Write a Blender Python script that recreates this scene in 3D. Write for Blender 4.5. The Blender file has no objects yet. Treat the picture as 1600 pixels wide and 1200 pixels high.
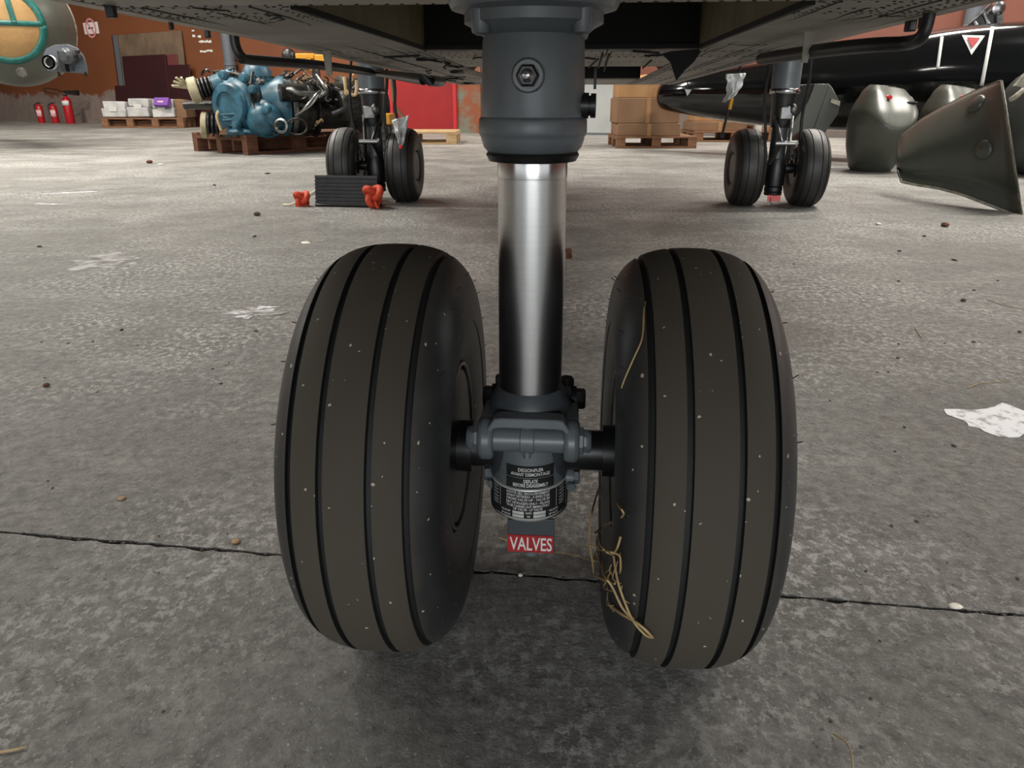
import bpy, math, random
import numpy as np
from mathutils import Vector, Matrix
random.seed(7)
PI = math.pi
S = bpy.context.scene
C = S.collection
# ------------------------------------------------------------------ camera
F, PITCH, CH = 1150.0, 0.3717, 0.604
cam = bpy.data.cameras.new('camera'); cam.sensor_fit = 'HORIZONTAL'; cam.sensor_width = 36.0
cam.lens = F/1600*36; cam.clip_start = 0.01; cam.clip_end = 200
co = bpy.data.objects.new('camera', cam); C.objects.link(co)
co.location = (0, 0, CH); co.rotation_euler = (PI/2-PITCH, 0, 0)
S.camera = co
# ------------------------------------------------------------------ light, exposure
S.view_settings.view_transform = 'Standard'; S.view_settings.look = 'None'
S.view_settings.gamma = 1.0; S.view_settings.exposure = 1.15
S.view_settings.use_curve_mapping = False
w = bpy.data.worlds.new('world'); S.world = w; w.use_nodes = True
w.node_tree.nodes['Background'].inputs[0].default_value = (0.95, 0.97, 1.0, 1)
w.node_tree.nodes['Background'].inputs[1].default_value = .7
def area(name, loc, sx, sy, power, rot=(0, 0, 0), col=(1, .95, .87), spread=180):
    l = bpy.data.lights.new(name, 'AREA'); l.shape = 'RECTANGLE'; l.size = sx; l.size_y = sy
    l.energy = power; l.color = col; l.spread = math.radians(spread)
    o = bpy.data.objects.new(name, l); C.objects.link(o); o.location = loc; o.rotation_euler = rot
    return o
for lx in (-11, -5, 5, 11):
    for ly, pw in ((1.5, 70), (6.5, 285), (11.0, 245)):
        area('hangar_lamp', (lx, ly, 6.3), 2.6, .35, pw)
area('hangar_door_daylight', (0, -9.8, 2.6), 7, 4.6, 300, (PI/2, 0, 0), (.93, .97, 1.0))

# ------------------------------------------------------------------ pixel / ground geometry (real positions on real planes)
cp, sp_ = math.cos(PITCH), math.sin(PITCH)
def ray(px, py):
    a, b = (px-800)/F, (600-py)/F
    return Vector((a, cp+b*sp_, -sp_+b*cp))
CO = Vector((0, 0, CH))
def G(px, py, z=0.0):
    d = ray(px, py); return CO+d*((z-CH)/d.z)
def V(px, py, Y):
    d = ray(px, py); return CO+d*(Y/d.y)
def onplane(px, py, p0, n):
    d = ray(px, py); return CO+d*((Vector(p0)-CO).dot(n)/d.dot(n))
XN, YN, YAW = 0.0297, 0.776, 0.080
MA = Matrix.Translation((XN, YN, 0)) @ Matrix.Rotation(-YAW, 4, 'Z')
MAI = MA.inverted()
def AL(px, py, yl):                      # pixel -> aircraft frame, on the cross plane y = yl
    o = MAI @ CO; d = MAI.to_3x3() @ ray(px, py); return o+d*((yl-o.y)/d.y)
def AZ(px, py, zl):                      # pixel -> aircraft frame, at height zl
    return MAI @ G(px, py, zl)

# ------------------------------------------------------------------ mesh builder
class MB:
    def __init__(s): s.v = []; s.f = []; s.m = []; s.mi = 0
    def add(s, vs, fs):
        b = len(s.v); s.v += [tuple(v) for v in vs]
        for f in fs: s.f.append(tuple(b+i for i in f)); s.m.append(s.mi)
    def box(s, c, d, M=None):
        x, y, z = d[0]/2, d[1]/2, d[2]/2; c = Vector(c)
        vs = [Vector((sx*x, sy*y, sz*z)) for sz in (-1, 1) for sy in (-1, 1) for sx in (-1, 1)]
        vs = [(M @ v if M is not None else v)+c for v in vs]
        s.add(vs, [(0, 2, 3, 1), (4, 5, 7, 6), (0, 1, 5, 4), (2, 6, 7, 3), (0, 4, 6, 2), (1, 3, 7, 5)])
    def prism(s, pts, n, t):             # polygon of 3D points, extruded by vector n*t
        k = len(pts); n = Vector(n)*t; P = [Vector(p) for p in pts]
        s.add(P+[p+n for p in P], [tuple(range(k-1, -1, -1)), tuple(range(k, 2*k))]+[(i, (i+1) % k, k+(i+1) % k, k+i) for i in range(k)])
    def lathe(s, prof, o=(0, 0, 0), ax=(0, 0, 1), seg=32, caps=True, sx=1.0, sy=1.0):
        a = Vector(ax).normalized(); u = a.orthogonal().normalized()
        if abs(a.z) < .9: u = Vector((0, 0, 1)).cross(a).normalized()
        w_ = a.cross(u); o = Vector(o); vs = []; fs = []; n = len(prof)
        for r, h in prof:
            for i in range(seg):
                t = 2*PI*i/seg; vs.append(o+a*h+u*(r*math.cos(t)*sx)+w_*(r*math.sin(t)*sy))
        for j in range(n-1):
            for i in range(seg):
                k = (i+1) % seg; fs.append((j*seg+i, j*seg+k, (j+1)*seg+k, (j+1)*seg+i))
        if caps:
            if prof[0][0] > 1e-6: fs.append(tuple(range(seg-1, -1, -1)))
            if prof[-1][0] > 1e-6: fs.append(tuple((n-1)*seg+i for i in range(seg)))
        s.add(vs, fs)
    def cyl(s, p, q, r, r2=None, seg=20):
        p = Vector(p); q = Vector(q); L = (q-p).length
        s.lathe([(r, 0), (r if r2 is None else r2, L)], p, q-p, seg)
    def hexbolt(s, p, d, r, h): 
        s.lathe([(r, 0), (r, h*.8), (r*.85, h)], p, d, 6)
    def tube(s, pts, r, seg=8, smooth=4, taper=None):
        P = [Vector(p) for p in pts]
        if smooth > 1 and len(P) > 2:
            Q = []
            for i in range(len(P)-1):
                a, b, c, d = P[max(i-1, 0)], P[i], P[i+1], P[min(i+2, len(P)-1)]
                for k in range(smooth):
                    t = k/smooth
                    Q.append(.5*((2*b)+(c-a)*t+(2*a-5*b+4*c-d)*t*t+(3*b-a-3*c+d)*t**3))
            P = Q+[P[-1]]
        n = len(P); vs = []; fs = []; u = None
        for i, p in enumerate(P):
            t = (P[min(i+1, n-1)]-P[max(i-1, 0)]).normalized()
            u = (t.orthogonal() if u is None else u-t*u.dot(t)).normalized(); w_ = t.cross(u)
            rr = r*(1 if taper is None else 1+(taper-1)*i/(n-1))
            for k in range(seg):
                a = 2*PI*k/seg; vs.append(p+u*(rr*math.cos(a))+w_*(rr*math.sin(a)))
        for i in range(n-1):
            for k in range(seg):
                j = (k+1) % seg; fs.append((i*seg+k, i*seg+j, (i+1)*seg+j, (i+1)*seg+k))
        fs += [tuple(range(seg-1, -1, -1)), tuple((n-1)*seg+k for k in range(seg))]
        s.add(vs, fs)
    def ell(s, c, r, seg=20, rings=12, M=None, pw=1.0):
        vs = []; fs = []; c = Vector(c)
        for j in range(rings+1):
            th = PI*j/rings
            for i in range(seg):
                ph = 2*PI*i/seg
                f = lambda t: math.copysign(abs(t)**pw, t)
                v = Vector((r[0]*f(math.sin(th))*f(math.cos(ph)), r[1]*f(math.sin(th))*f(math.sin(ph)), r[2]*f(math.cos(th))))
                vs.append((M @ v if M is not None else v)+c)
        for j in range(rings):
            for i in range(seg):
                k = (i+1) % seg; fs.append((j*seg+i, (j+1)*seg+i, (j+1)*seg+k, j*seg+k))
        s.add(vs, fs)
    def grid(s, fn, nu, nv, closed=False):
        vs = [fn(i/nu, j/nv) for j in range(nv+1) for i in range(nu+1)]
        s.add(vs, [(j*(nu+1)+i, j*(nu+1)+i+1, (j+1)*(nu+1)+i+1, (j+1)*(nu+1)+i) for j in range(nv) for i in range(nu)])
    def build(s, name, mat, parent=None, world=False, sharp=38, bevel=0, solid=0, loc=None, kind=None, label=None):
        me = bpy.data.meshes.new(name)
        vs = s.v
        if loc is not None: L = Vector(loc); vs = [tuple(Vector(v)-L) for v in vs]
        me.from_pydata(vs, [], s.f)
        for m in (mat if isinstance(mat, (list, tuple)) else [mat]): me.materials.append(m)
        if isinstance(mat, (list, tuple)): me.polygons.foreach_set('material_index', s.m)
        me.validate(); me.update()
        import bmesh
        bm = bmesh.new(); bm.from_mesh(me); bmesh.ops.recalc_face_normals(bm, faces=bm.faces); bm.to_mesh(me); bm.free()
        me.shade_smooth(); me.set_sharp_from_angle(angle=math.radians(sharp))
        o = bpy.data.objects.new(name, me); C.objects.link(o)
        if loc is not None: o.location = loc
        if parent is not None:
            o.parent = parent
            if world: o.matrix_parent_inverse = wm(parent).inverted()
        if bevel:
            b = o.modifiers.new('edge', 'BEVEL'); b.width = bevel; b.segments = 2; b.limit_method = 'ANGLE'; b.angle_limit = math.radians(40)
        if solid:
            b = o.modifiers.new('thickness', 'SOLIDIFY'); b.thickness = solid; b.offset = 0
        if kind: o['kind'] = kind
        if label: o['label'] = label
        return o
def wm(o):
    m = o.matrix_basis.copy()
    return (wm(o.parent) @ o.matrix_parent_inverse @ m) if o.parent else m
def tag(o, label, cat, group=None, kind=None):
    o['label'] = label; o['category'] = cat
    if group: o['group'] = group
    if kind: o['kind'] = kind
    return o
def thing(name, loc, label, cat, group=None, rz=0):
    o = bpy.data.objects.new(name, None); C.objects.link(o); o.location = loc; o.rotation_euler = (0, 0, rz)
    o.empty_display_size = .1
    return tag(o, label, cat, group)
def sub(name, parent, loc=(0, 0, 0), label=None):
    o = bpy.data.objects.new(name, None); C.objects.link(o); o.location = loc; o.parent = parent
    if label: o['label'] = label
    return o
def struct(o): o['kind'] = 'structure'; return o
def inst(o, parent, loc=None, M=None):
    c = o.copy(); C.objects.link(c); c.parent = parent
    if loc is not None: c.location = loc
    if M is not None: c.matrix_basis = M
    return c
def copy_tree(o, parent=None):
    c = o.copy(); C.objects.link(c); c.parent = parent
    for ch in list(o.children): copy_tree(ch, c)
    return c
def text(body, size, align='CENTER', sx=1.0):
    cu = bpy.data.curves.new('t', 'FONT'); cu.body = body; cu.size = size; cu.align_x = align; cu.align_y = 'CENTER'; cu.resolution_u = 3; cu.offset = .012*size
    o = bpy.data.objects.new('t', cu); C.objects.link(o)
    dg = bpy.context.evaluated_depsgraph_get(); me = o.evaluated_get(dg).to_mesh()
    vs = [(v.co.x*sx, v.co.y) for v in me.vertices]; fs = [tuple(p.vertices) for p in me.polygons]
    bpy.data.objects.remove(o); bpy.data.curves.remove(cu)
    return vs, fs
# ------------------------------------------------------------------ materials
def lin(c): return tuple(((x/255+.055)/1.055)**2.4 if x/255 > .04045 else x/255/12.92 for x in c)
def M(name, col, rough=.5, metal=0.0, col2=None, nscale=6, lo=.4, hi=.65, bump=0, bscale=60, coat=0, rvar=0, stretch=(1, 1, 1), trans=0, detail=6, bdist=.002):
    m = bpy.data.materials.new(name); m.use_nodes = True; nt = m.node_tree; N = nt.nodes; L = nt.links
    b = N['Principled BSDF']; b.inputs['Base Color'].default_value = (*lin(col), 1)
    b.inputs['Roughness'].default_value = rough; b.inputs['Metallic'].default_value = metal
    b.inputs['Coat Weight'].default_value = coat; b.inputs['Coat Roughness'].default_value = .08
    if trans: b.inputs['Transmission Weight'].default_value = trans
    tc = N.new('ShaderNodeTexCoord'); mp = N.new('ShaderNodeMapping'); mp.inputs['Scale'].default_value = stretch
    L.new(tc.outputs['Object'], mp.inputs[0])
    if col2 is not None or rvar:
        n = N.new('ShaderNodeTexNoise'); n.inputs['Scale'].default_value = nscale; n.inputs['Detail'].default_value = detail; n.inputs['Roughness'].default_value = .62
        L.new(mp.outputs[0], n.inputs[0])
        r = N.new('ShaderNodeMapRange'); r.inputs[1].default_value = lo; r.inputs[2].default_value = hi; L.new(n.outputs[0], r.inputs[0])
        if col2 is not None:
            x = N.new('ShaderNodeMix'); x.data_type = 'RGBA'; x.inputs[6].default_value = (*lin(col), 1); x.inputs[7].default_value = (*lin(col2), 1)
            L.new(r.outputs[0], x.inputs[0]); L.new(x.outputs[2], b.inputs['Base Color'])
        if rvar:
            q = N.new('ShaderNodeMapRange'); q.inputs[3].default_value = rough; q.inputs[4].default_value = rough+rvar
            L.new(n.outputs[0], q.inputs[0]); L.new(q.outputs[0], b.inputs['Roughness'])
    if bump:
        n2 = N.new('ShaderNodeTexNoise'); n2.inputs['Scale'].default_value = bscale; n2.inputs['Detail'].default_value = 5
        L.new(mp.outputs[0], n2.inputs[0])
        bp = N.new('ShaderNodeBump'); bp.inputs['Strength'].default_value = bump; bp.inputs['Distance'].default_value = bdist
        L.new(n2.outputs[0], bp.inputs['Height']); L.new(bp.outputs[0], b.inputs['Normal'])
    return m
m_grey = M('grey_gear_paint', (97, 103, 106), .3, col2=(86, 92, 95), nscale=9, bump=.12, bscale=40, rvar=.12)
m_greyd = M('dark_grey_gear_paint', (66, 70, 73), .4, col2=(52, 55, 58), nscale=14, bump=.15, bscale=60)
m_black = M('black_satin', (22, 22, 23), .38)
m_blackmatte = M('black_matte', (12, 12, 12), .8)
m_steel = M('ground_steel', (186, 186, 184), .27, 1.0, col2=(176, 176, 174), nscale=8, lo=.3, hi=.8, stretch=(1, 1, 40), rvar=.04, bump=.03, bscale=160, bdist=.0003)
m_chrome = M('bright_steel', (176, 176, 176), .2, 1.0)
m_alu = M('dull_aluminium', (130, 130, 128), .38, .9, col2=(92, 92, 90), nscale=20)
m_dkmetal = M('oily_dark_metal', (58, 56, 53), .42, .7, col2=(28, 27, 26), nscale=16, bump=.2, bscale=30)
m_white = M('white_print', (206, 206, 202), .5)
m_red = M('red_plate', (158, 30, 34), .42, col2=(144, 26, 30), nscale=40)
m_silver = M('silver_plate', (198, 198, 192), .4, .3)
m_belly = M('belly_grey_paint', (146, 142, 134), .5, col2=(116, 112, 104), nscale=3.2, lo=.38, hi=.7, bump=.15, bscale=12, rvar=.15, bdist=.004)
m_belly2 = M('belly_pale_panel', (156, 150, 138), .5, col2=(118, 112, 102), nscale=5, lo=.4, hi=.7, bump=.12, bscale=14)
m_well = M('wheel_well_olive', (116, 104, 78), .65, col2=(96, 86, 64), nscale=10)
m_skin = M('fuselage_side_paint', (60, 62, 60), .45, col2=(48, 50, 48), nscale=3)
m_wood = M('pallet_wood', (118, 82, 54), .75, col2=(90, 58, 36), nscale=5, stretch=(1, 6, 6), bump=.2, bscale=30)
m_wooddk = M('old_pallet_wood', (100, 62, 40), .8, col2=(70, 42, 27), nscale=5, stretch=(1, 6, 6), bump=.2, bscale=30)
m_woodlt = M('new_pallet_wood', (172, 146, 108), .7, col2=(150, 122, 86), nscale=5, stretch=(1, 6, 6), bump=.2, bscale=30)
m_card = M('cardboard', (120, 90, 64), .8, col2=(106, 78, 55), nscale=2.5, bump=.1, bscale=6, bdist=.006)
m_cardlt = M('pale_cardboard', (152, 116, 76), .8, col2=(136, 100, 64), nscale=3)
m_cardin = M('cardboard_edge', (214, 176, 130), .8)
m_olive = M('olive_drab_gloss', (74, 76, 68), .28, col2=(62, 64, 57), nscale=2, lo=.3, hi=.8, bump=.1, bscale=5, bdist=.004, rvar=.2)
m_oliveedge = M('worn_flange', (160, 156, 138), .5, col2=(110, 108, 96), nscale=20)
m_gloss = M('gloss_black_paint', (7, 9, 11), .1, bump=.06, bscale=3.0, bdist=.006)
m_blue = M('blue_casing', (46, 92, 110), .4, col2=(30, 64, 78), nscale=11, lo=.4, hi=.66, bump=.25, bscale=16, bdist=.008)
m_cream = M('cream_cap', (160, 152, 122), .6, col2=(134, 124, 96), nscale=14)
m_redext = M('extinguisher_red', (164, 20, 30), .3)
m_label = M('pale_label', (222, 196, 196), .6, col2=(206, 120, 120), nscale=30)
m_paperw = M('white_paper_wrap', (178, 177, 174), .7, col2=(150, 150, 150), nscale=5, bump=.3, bscale=6, bdist=.02)
m_purple = M('purple_box', (112, 66, 150), .5)
m_kraft = M('kraft_paper', (172, 136, 86), .65, col2=(148, 112, 68), nscale=2.5, lo=.4, hi=.7, bump=.8, bscale=3.5, bdist=.03)
m_tape = M('green_tape', (14, 84, 78), .4, col2=(26, 104, 94), nscale=20)
m_reddoor = M('red_door_paint', (140, 18, 20), .42, col2=(130, 16, 18), nscale=1.5)
m_whitedoor = M('white_door_paint', (156, 158, 157), .5, col2=(144, 146, 145), nscale=1.2)
m_dkred = M('dark_red_board', (48, 13, 18), .5, col2=(38, 10, 15), nscale=2)
m_dkred2 = M('faded_red_board', (92, 44, 44), .55)
m_chip = M('chipboard', (104, 85, 66), .8, col2=(82, 66, 52), nscale=3)
m_pipe = M('grey_pipe', (82, 87, 94), .5)
m_yellow = M('machine_yellow', (200, 140, 14), .45)
m_rubber = M('chock_rubber', (34, 35, 36), .55, col2=(46, 46, 46), nscale=20, bump=.3, bscale=40)
m_orange = M('orange_rope', (196, 66, 34), .7, col2=(170, 50, 24), nscale=60, bump=.5, bscale=200)
m_ropewhite = M('cream_rope', (206, 196, 170), .8)
m_straw = M('dry_straw', (172, 148, 102), .6, col2=(138, 112, 72), nscale=40)
m_film = M('clear_film', (226, 228, 226), .22, col2=(190, 192, 192), nscale=16, bump=.9, bscale=22, bdist=.02)
m_beige = M('beige_hose', (176, 152, 112), .6)
m_rust = M('rust', (110, 68, 46), .8, .2, col2=(76, 46, 34), nscale=80)
m_stone = M('dark_grit', (56, 50, 44), .9, col2=(82, 72, 60), nscale=60)
m_pale = M('pale_debris', (214, 208, 196), .8)
m_wchip = M('wood_chip', (140, 112, 78), .8)
m_patchw = M('white_paint_spill', (200, 202, 206), .55, col2=(118, 116, 112), nscale=34, lo=.5, hi=.62, bump=.3, bscale=60)
m_patchg = M('grey_sealant', (176, 176, 176), .3, col2=(84, 82, 78), nscale=14, lo=.4, hi=.6, bump=.6, bscale=24, bdist=.01)
m_ceil = M('ceiling_sheet', (150, 150, 148), .7, col2=(128, 128, 126), nscale=1)

def mat_tyre():
    m = M('tyre_rubber', (40, 41, 41), .48, col2=(54, 55, 54), nscale=9, lo=.45, hi=.75, bump=.2, bscale=70, bdist=.001)
    nt = m.node_tree; N = nt.nodes; L = nt.links; b = N['Principled BSDF']
    tc = N.new('ShaderNodeTexCoord'); se = N.new('ShaderNodeSeparateXYZ'); L.new(tc.outputs['Object'], se.inputs[0])
    ab = N.new('ShaderNodeMath'); ab.operation = 'ABSOLUTE'; L.new(se.outputs[0], ab.inputs[0])
    nz = N.new('ShaderNodeTexNoise'); nz.inputs['Scale'].default_value = 30; L.new(tc.outputs['Object'], nz.inputs[0])
    ad = N.new('ShaderNodeMath'); ad.operation = 'MULTIPLY_ADD'; ad.inputs[1].default_value = .012; L.new(nz.outputs[0], ad.inputs[0]); L.new(ab.outputs[0], ad.inputs[2])
    mr = N.new('ShaderNodeMapRange'); mr.inputs[1].default_value = .056; mr.inputs[2].default_value = .071; mr.inputs[3].default_value = 1; mr.inputs[4].default_value = 0
    L.new(ad.outputs[0], mr.inputs[0])
    old = b.inputs['Base Color'].links[0].from_socket
    n2 = N.new('ShaderNodeTexNoise'); n2.inputs['Scale'].default_value = 5; n2.inputs['Detail'].default_value = 8; L.new(tc.outputs['Object'], n2.inputs[0])
    br = N.new('ShaderNodeMix'); br.data_type = 'RGBA'; br.inputs[6].default_value = (*lin((66, 60, 50)), 1); br.inputs[7].default_value = (*lin((54, 49, 41)), 1); L.new(n2.outputs[0], br.inputs[0])
    mx = N.new('ShaderNodeMix'); mx.data_type = 'RGBA'; L.new(mr.outputs[0], mx.inputs[0]); L.new(old, mx.inputs[6]); L.new(br.outputs[2], mx.inputs[7])
    # pale grit specks stuck to the rubber
    vo = N.new('ShaderNodeTexVoronoi'); vo.inputs['Scale'].default_value = 105; L.new(tc.outputs['Object'], vo.inputs['Vector'])
    nw = N.new('ShaderNodeTexNoise'); nw.inputs['Scale'].default_value = 260; L.new(tc.outputs['Object'], nw.inputs[0])
    wv = N.new('ShaderNodeVectorMath'); wv.operation = 'MULTIPLY_ADD'; wv.inputs[1].default_value = (.004, .004, .004); L.new(nw.outputs['Color'], wv.inputs[0]); L.new(tc.outputs['Object'], wv.inputs[2]); L.new(wv.outputs[0], vo.inputs['Vector'])
    sc = N.new('ShaderNodeSeparateColor'); L.new(vo.outputs['Color'], sc.inputs[0])
    th = N.new('ShaderNodeMath'); th.operation = 'MULTIPLY_ADD'; th.inputs[1].default_value = .13; th.inputs[2].default_value = .04; L.new(sc.outputs[1], th.inputs[0])
    lt = N.new('ShaderNodeMath'); lt.operation = 'LESS_THAN'; L.new(vo.outputs['Distance'], lt.inputs[0]); L.new(th.outputs[0], lt.inputs[1])
    rg = N.new('ShaderNodeMapRange'); rg.inputs[3].default_value = .46; rg.inputs[4].default_value = .82; L.new(mr.outputs[0], rg.inputs[0]); L.new(rg.outputs[0], b.inputs['Roughness'])
    g = N.new('ShaderNodeMath'); g.operation = 'GREATER_THAN'; g.inputs[1].default_value = .62; L.new(sc.outputs[0], g.inputs[0])
    mu = N.new('ShaderNodeMath'); mu.operation = 'MULTIPLY'; L.new(lt.outputs[0], mu.inputs[0]); L.new(g.outputs[0], mu.inputs[1])
    m2 = N.new('ShaderNodeMix'); m2.data_type = 'RGBA'; L.new(mu.outputs[0], m2.inputs[0]); L.new(mx.outputs[2], m2.inputs[6]); m2.inputs[7].default_value = (*lin((170, 160, 142)), 1)
    L.new(m2.outputs[2], b.inputs['Base Color'])
    return m
m_tyre = mat_tyre()
m_tyremain = M('tyre_rubber_far', (33, 31, 29), .5, col2=(45, 42, 37), nscale=7, lo=.45, hi=.75)
m_groove = M('groove_rubber', (20, 20, 20), .7)

def mat_floor():
    m = bpy.data.materials.new('worn_concrete'); m.use_nodes = True; nt = m.node_tree; N = nt.nodes; L = nt.links; b = N['Principled BSDF']
    tc = N.new('ShaderNodeTexCoord')
    def noise(sc, det, ro=.6, st=(1, 1, 1), dist=0):
        mp = N.new('ShaderNodeMapping'); mp.inputs['Scale'].default_value = st; L.new(tc.outputs['Object'], mp.inputs[0])
        n = N.new('ShaderNodeTexNoise'); n.inputs['Scale'].default_value = sc; n.inputs['Detail'].default_value = det; n.inputs['Roughness'].default_value = ro; n.inputs['Distortion'].default_value = dist
        L.new(mp.outputs[0], n.inputs[0]); return n.outputs[0]
    def rng(s, a, c, d=0, e=1):
        r = N.new('ShaderNodeMapRange'); r.inputs[1].default_value = a; r.inputs[2].default_value = c; r.inputs[3].default_value = d; r.inputs[4].default_value = e; L.new(s, r.inputs[0]); return r.outputs[0]
    def mix(f, a, c):
        x = N.new('ShaderNodeMix'); x.data_type = 'RGBA'
        L.new(f, x.inputs[0])
        for i, q in ((6, a), (7, c)):
            if isinstance(q, tuple): x.inputs[i].default_value = (*lin(q), 1)
            else: L.new(q, x.inputs[i])
        return x.outputs[2]
    big = noise(.55, 5, .6, (1, 1, 1), .5); mid = noise(3.2, 8, .65, (1, 1, 1), .4); fine = noise(38, 8, .7); streak = noise(2.2, 7, .65, (.8, 2.2, 1), .3); pits = noise(90, 3, .6)
    c = mix(rng(big, .38, .66), (160, 159, 154), (182, 181, 175))
    c = mix(rng(mid, .4, .66), c, (132, 130, 125))
    c = mix(rng(streak, .52, .7), c, (194, 192, 187))
    c = mix(rng(fine, .3, .75, 0, 1), (92, 90, 85), c)
    wsc = noise(60, 6, .75, (1, .8, 1)); wpat = noise(1.3, 5, .6)
    mul = N.new('ShaderNodeMath'); mul.operation = 'MULTIPLY'; L.new(rng(wsc, .5, .58), mul.inputs[0]); L.new(rng(wpat, .46, .6, .1, .8), mul.inputs[1])
    c = mix(mul.outputs[0], c, (216, 215, 211))
    c = mix(rng(pits, .3, .36, .7, 0), c, (60, 57, 52))
    dmp = noise(1.7, 6, .62, (1, 1, 1), .6); c = mix(rng(dmp, .56, .66, 0, .55), c, (104, 101, 95))
    fl = noise(150, 4, .7); c = mix(rng(fl, .6, .68, 0, .7), c, (206, 205, 200))  # pale specks, with specular sparkle put into the base colour
    L.new(c, b.inputs['Base Color'])
    L.new(rng(mid, .3, .7, .38, .62), b.inputs['Roughness'])
    b.inputs['Specular IOR Level'].default_value = .5
    h1 = noise(11, 8, .62); h2 = noise(85, 7, .75)
    ad = N.new('ShaderNodeMath'); ad.operation = 'MULTIPLY_ADD'; ad.inputs[1].default_value = .6; L.new(h2, ad.inputs[0]); L.new(h1, ad.inputs[2])
    bp = N.new('ShaderNodeBump'); bp.inputs['Strength'].default_value = 1.0; bp.inputs['Distance'].default_value = .022
    L.new(ad.outputs[0], bp.inputs['Height']); L.new(bp.outputs[0], b.inputs['Normal'])
    return m
m_floor = mat_floor()
def mat_wall(name, upper, lower, zb, stain=None):
    m = M(name, upper, .6, col2=tuple(int(x*.86) for x in upper), nscale=.9, lo=.3, hi=.75, bump=.15, bscale=4, bdist=.01)
    nt = m.node_tree; N = nt.nodes; L = nt.links; b = N['Principled BSDF']; tc = N.new('ShaderNodeTexCoord')
    se = N.new('ShaderNodeSeparateXYZ'); L.new(tc.outputs['Object'], se.inputs[0])
    n = N.new('ShaderNodeTexNoise'); n.inputs['Scale'].default_value = 2.4; n.inputs['Detail'].default_value = 9; n.inputs['Roughness'].default_value = .7; L.new(tc.outputs['Object'], n.inputs[0])
    a = N.new('ShaderNodeMath'); a.operation = 'MULTIPLY_ADD'; a.inputs[1].default_value = -.9; L.new(n.outputs[0], a.inputs[0]); L.new(se.outputs[2], a.inputs[2])
    r = N.new('ShaderNodeMapRange'); r.inputs[1].default_value = zb-.45; r.inputs[2].default_value = zb-.38; r.inputs[3].default_value = 1; r.inputs[4].default_value = 0; L.new(a.outputs[0], r.inputs[0])
    n3 = N.new('ShaderNodeTexNoise'); n3.inputs['Scale'].default_value = 5; n3.inputs['Detail'].default_value = 8; L.new(tc.outputs['Object'], n3.inputs[0])
    lo = N.new('ShaderNodeMix'); lo.data_type = 'RGBA'; lo.inputs[6].default_value = (*lin(lower), 1); lo.inputs[7].default_value = (*lin(tuple(int(x*.7) for x in lower)), 1); L.new(n3.outputs[0], lo.inputs[0])
    x = N.new('ShaderNodeMix'); x.data_type = 'RGBA'; old = b.inputs['Base Color'].links[0].from_socket
    L.new(r.outputs[0], x.inputs[0]); L.new(old, x.inputs[6]); L.new(lo.outputs[2], x.inputs[7]); L.new(x.outputs[2], b.inputs['Base Color'])
    return m
m_wall = mat_wall('orange_brown_wall', (112, 63, 34), (140, 126, 118), .62)
m_wallr = mat_wall('orange_pink_wall', (112, 60, 42), (112, 100, 94), .5)
m_stain = M('stained_wall', (122, 64, 36), .7, col2=(96, 104, 90), nscale=2.6, lo=.44, hi=.56, bump=.3, bscale=6)

# ================================================================== SETTING
# floor: two slabs with an open joint between
flo = bpy.data.objects.new('floor', None); C.objects.link(flo); struct(flo)
ja, jb = G(0, 831), G(1600, 962)
jd = (jb-ja).normalized(); jn = Vector((-jd.y, jd.x, 0))
def jpt(t, off): return ja+jd*t+jn*off
ts = [-14]+[x*.014-.6 for x in range(0, 225)]+[16]
rr = random.Random(3)
near_e = [jpt(t, -.0018-(rr.random()**2.2)*.006*(1 if 0 < t < 3 else 0)) for t in ts]
far_e = [jpt(t, .0018+(rr.random()**2.2)*.004*(1 if 0 < t < 3 else 0)) for t in ts]
b = MB(); b.prism([Vector((16, -10, -.06)), Vector((16, near_e[-1].y, -.06))]+[Vector((p.x, p.y, -.06)) for p in reversed(near_e)]+[Vector((-16, near_e[0].y, -.06)), Vector((-16, -10, -.06))], (0, 0, 1), .06)
b.build('slab', m_floor, flo)
b = MB(); b.prism([Vector((p.x, p.y, -.06)) for p in far_e]+[Vector((16, far_e[-1].y, -.06)), Vector((18, 24, -.06)), Vector((-26, 24, -.06)), Vector((-16, far_e[0].y, -.06))], (0, 0, 1), .06)
b.build('slab', m_floor, flo)
b = MB(); b.box((0, 6, -.05), (50, 40, .03)); b.v = [(x, y, z-.02) for x, y, z in b.v]; b.build('joint_bed', m_stone, flo)
# joint filler crumbs
b = MB()
for i in range(150):
    t = rr.uniform(.0, 2.6); p = jpt(t, rr.uniform(-.004, .004)); b.ell(p+Vector((0, 0, -.001)), (rr.uniform(.001, .004), rr.uniform(.001, .003), .0015), 6, 4)
b.build('joint_grit', m_stone, flo, kind='stuff')
def blob(name, px, py, rx, ry, mat, seed, n=46, rag=.35, h=.0012, rot=0):
    c = G(px, py); q = random.Random(seed); ph = [q.uniform(0, 6.28) for _ in range(5)]; pts = []
    for i in range(n):
        a = 2*PI*i/n; r = 1+rag*(.5*math.sin(2*a+ph[0])+.35*math.sin(5*a+ph[1])+.25*math.sin(9*a+ph[2]))+q.uniform(-.1, .1)*rag*2
        x, y = rx*r*math.cos(a), ry*r*math.sin(a)
        pts.append(c+Vector((x*math.cos(rot)-y*math.sin(rot), x*math.sin(rot)+y*math.cos(rot), .0002)))
    mb = MB(); mb.prism(pts, (0, 0, 1), h); return mb.build(name, mat, flo, loc=c)
blob('paint_patch', 1592, 658, .105, .085, m_patchw, 4, rag=.4)
blob('sealant_patch', 165, 408, .14, .12, m_patchg, 5, rag=.6)
blob('sealant_patch', 398, 488, .07, .055, m_patchg, 16, rag=.5)
blob('sealant_patch', 412, 482, .04, .018, m_patchw, 6, rag=.8, rot=.2)
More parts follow.
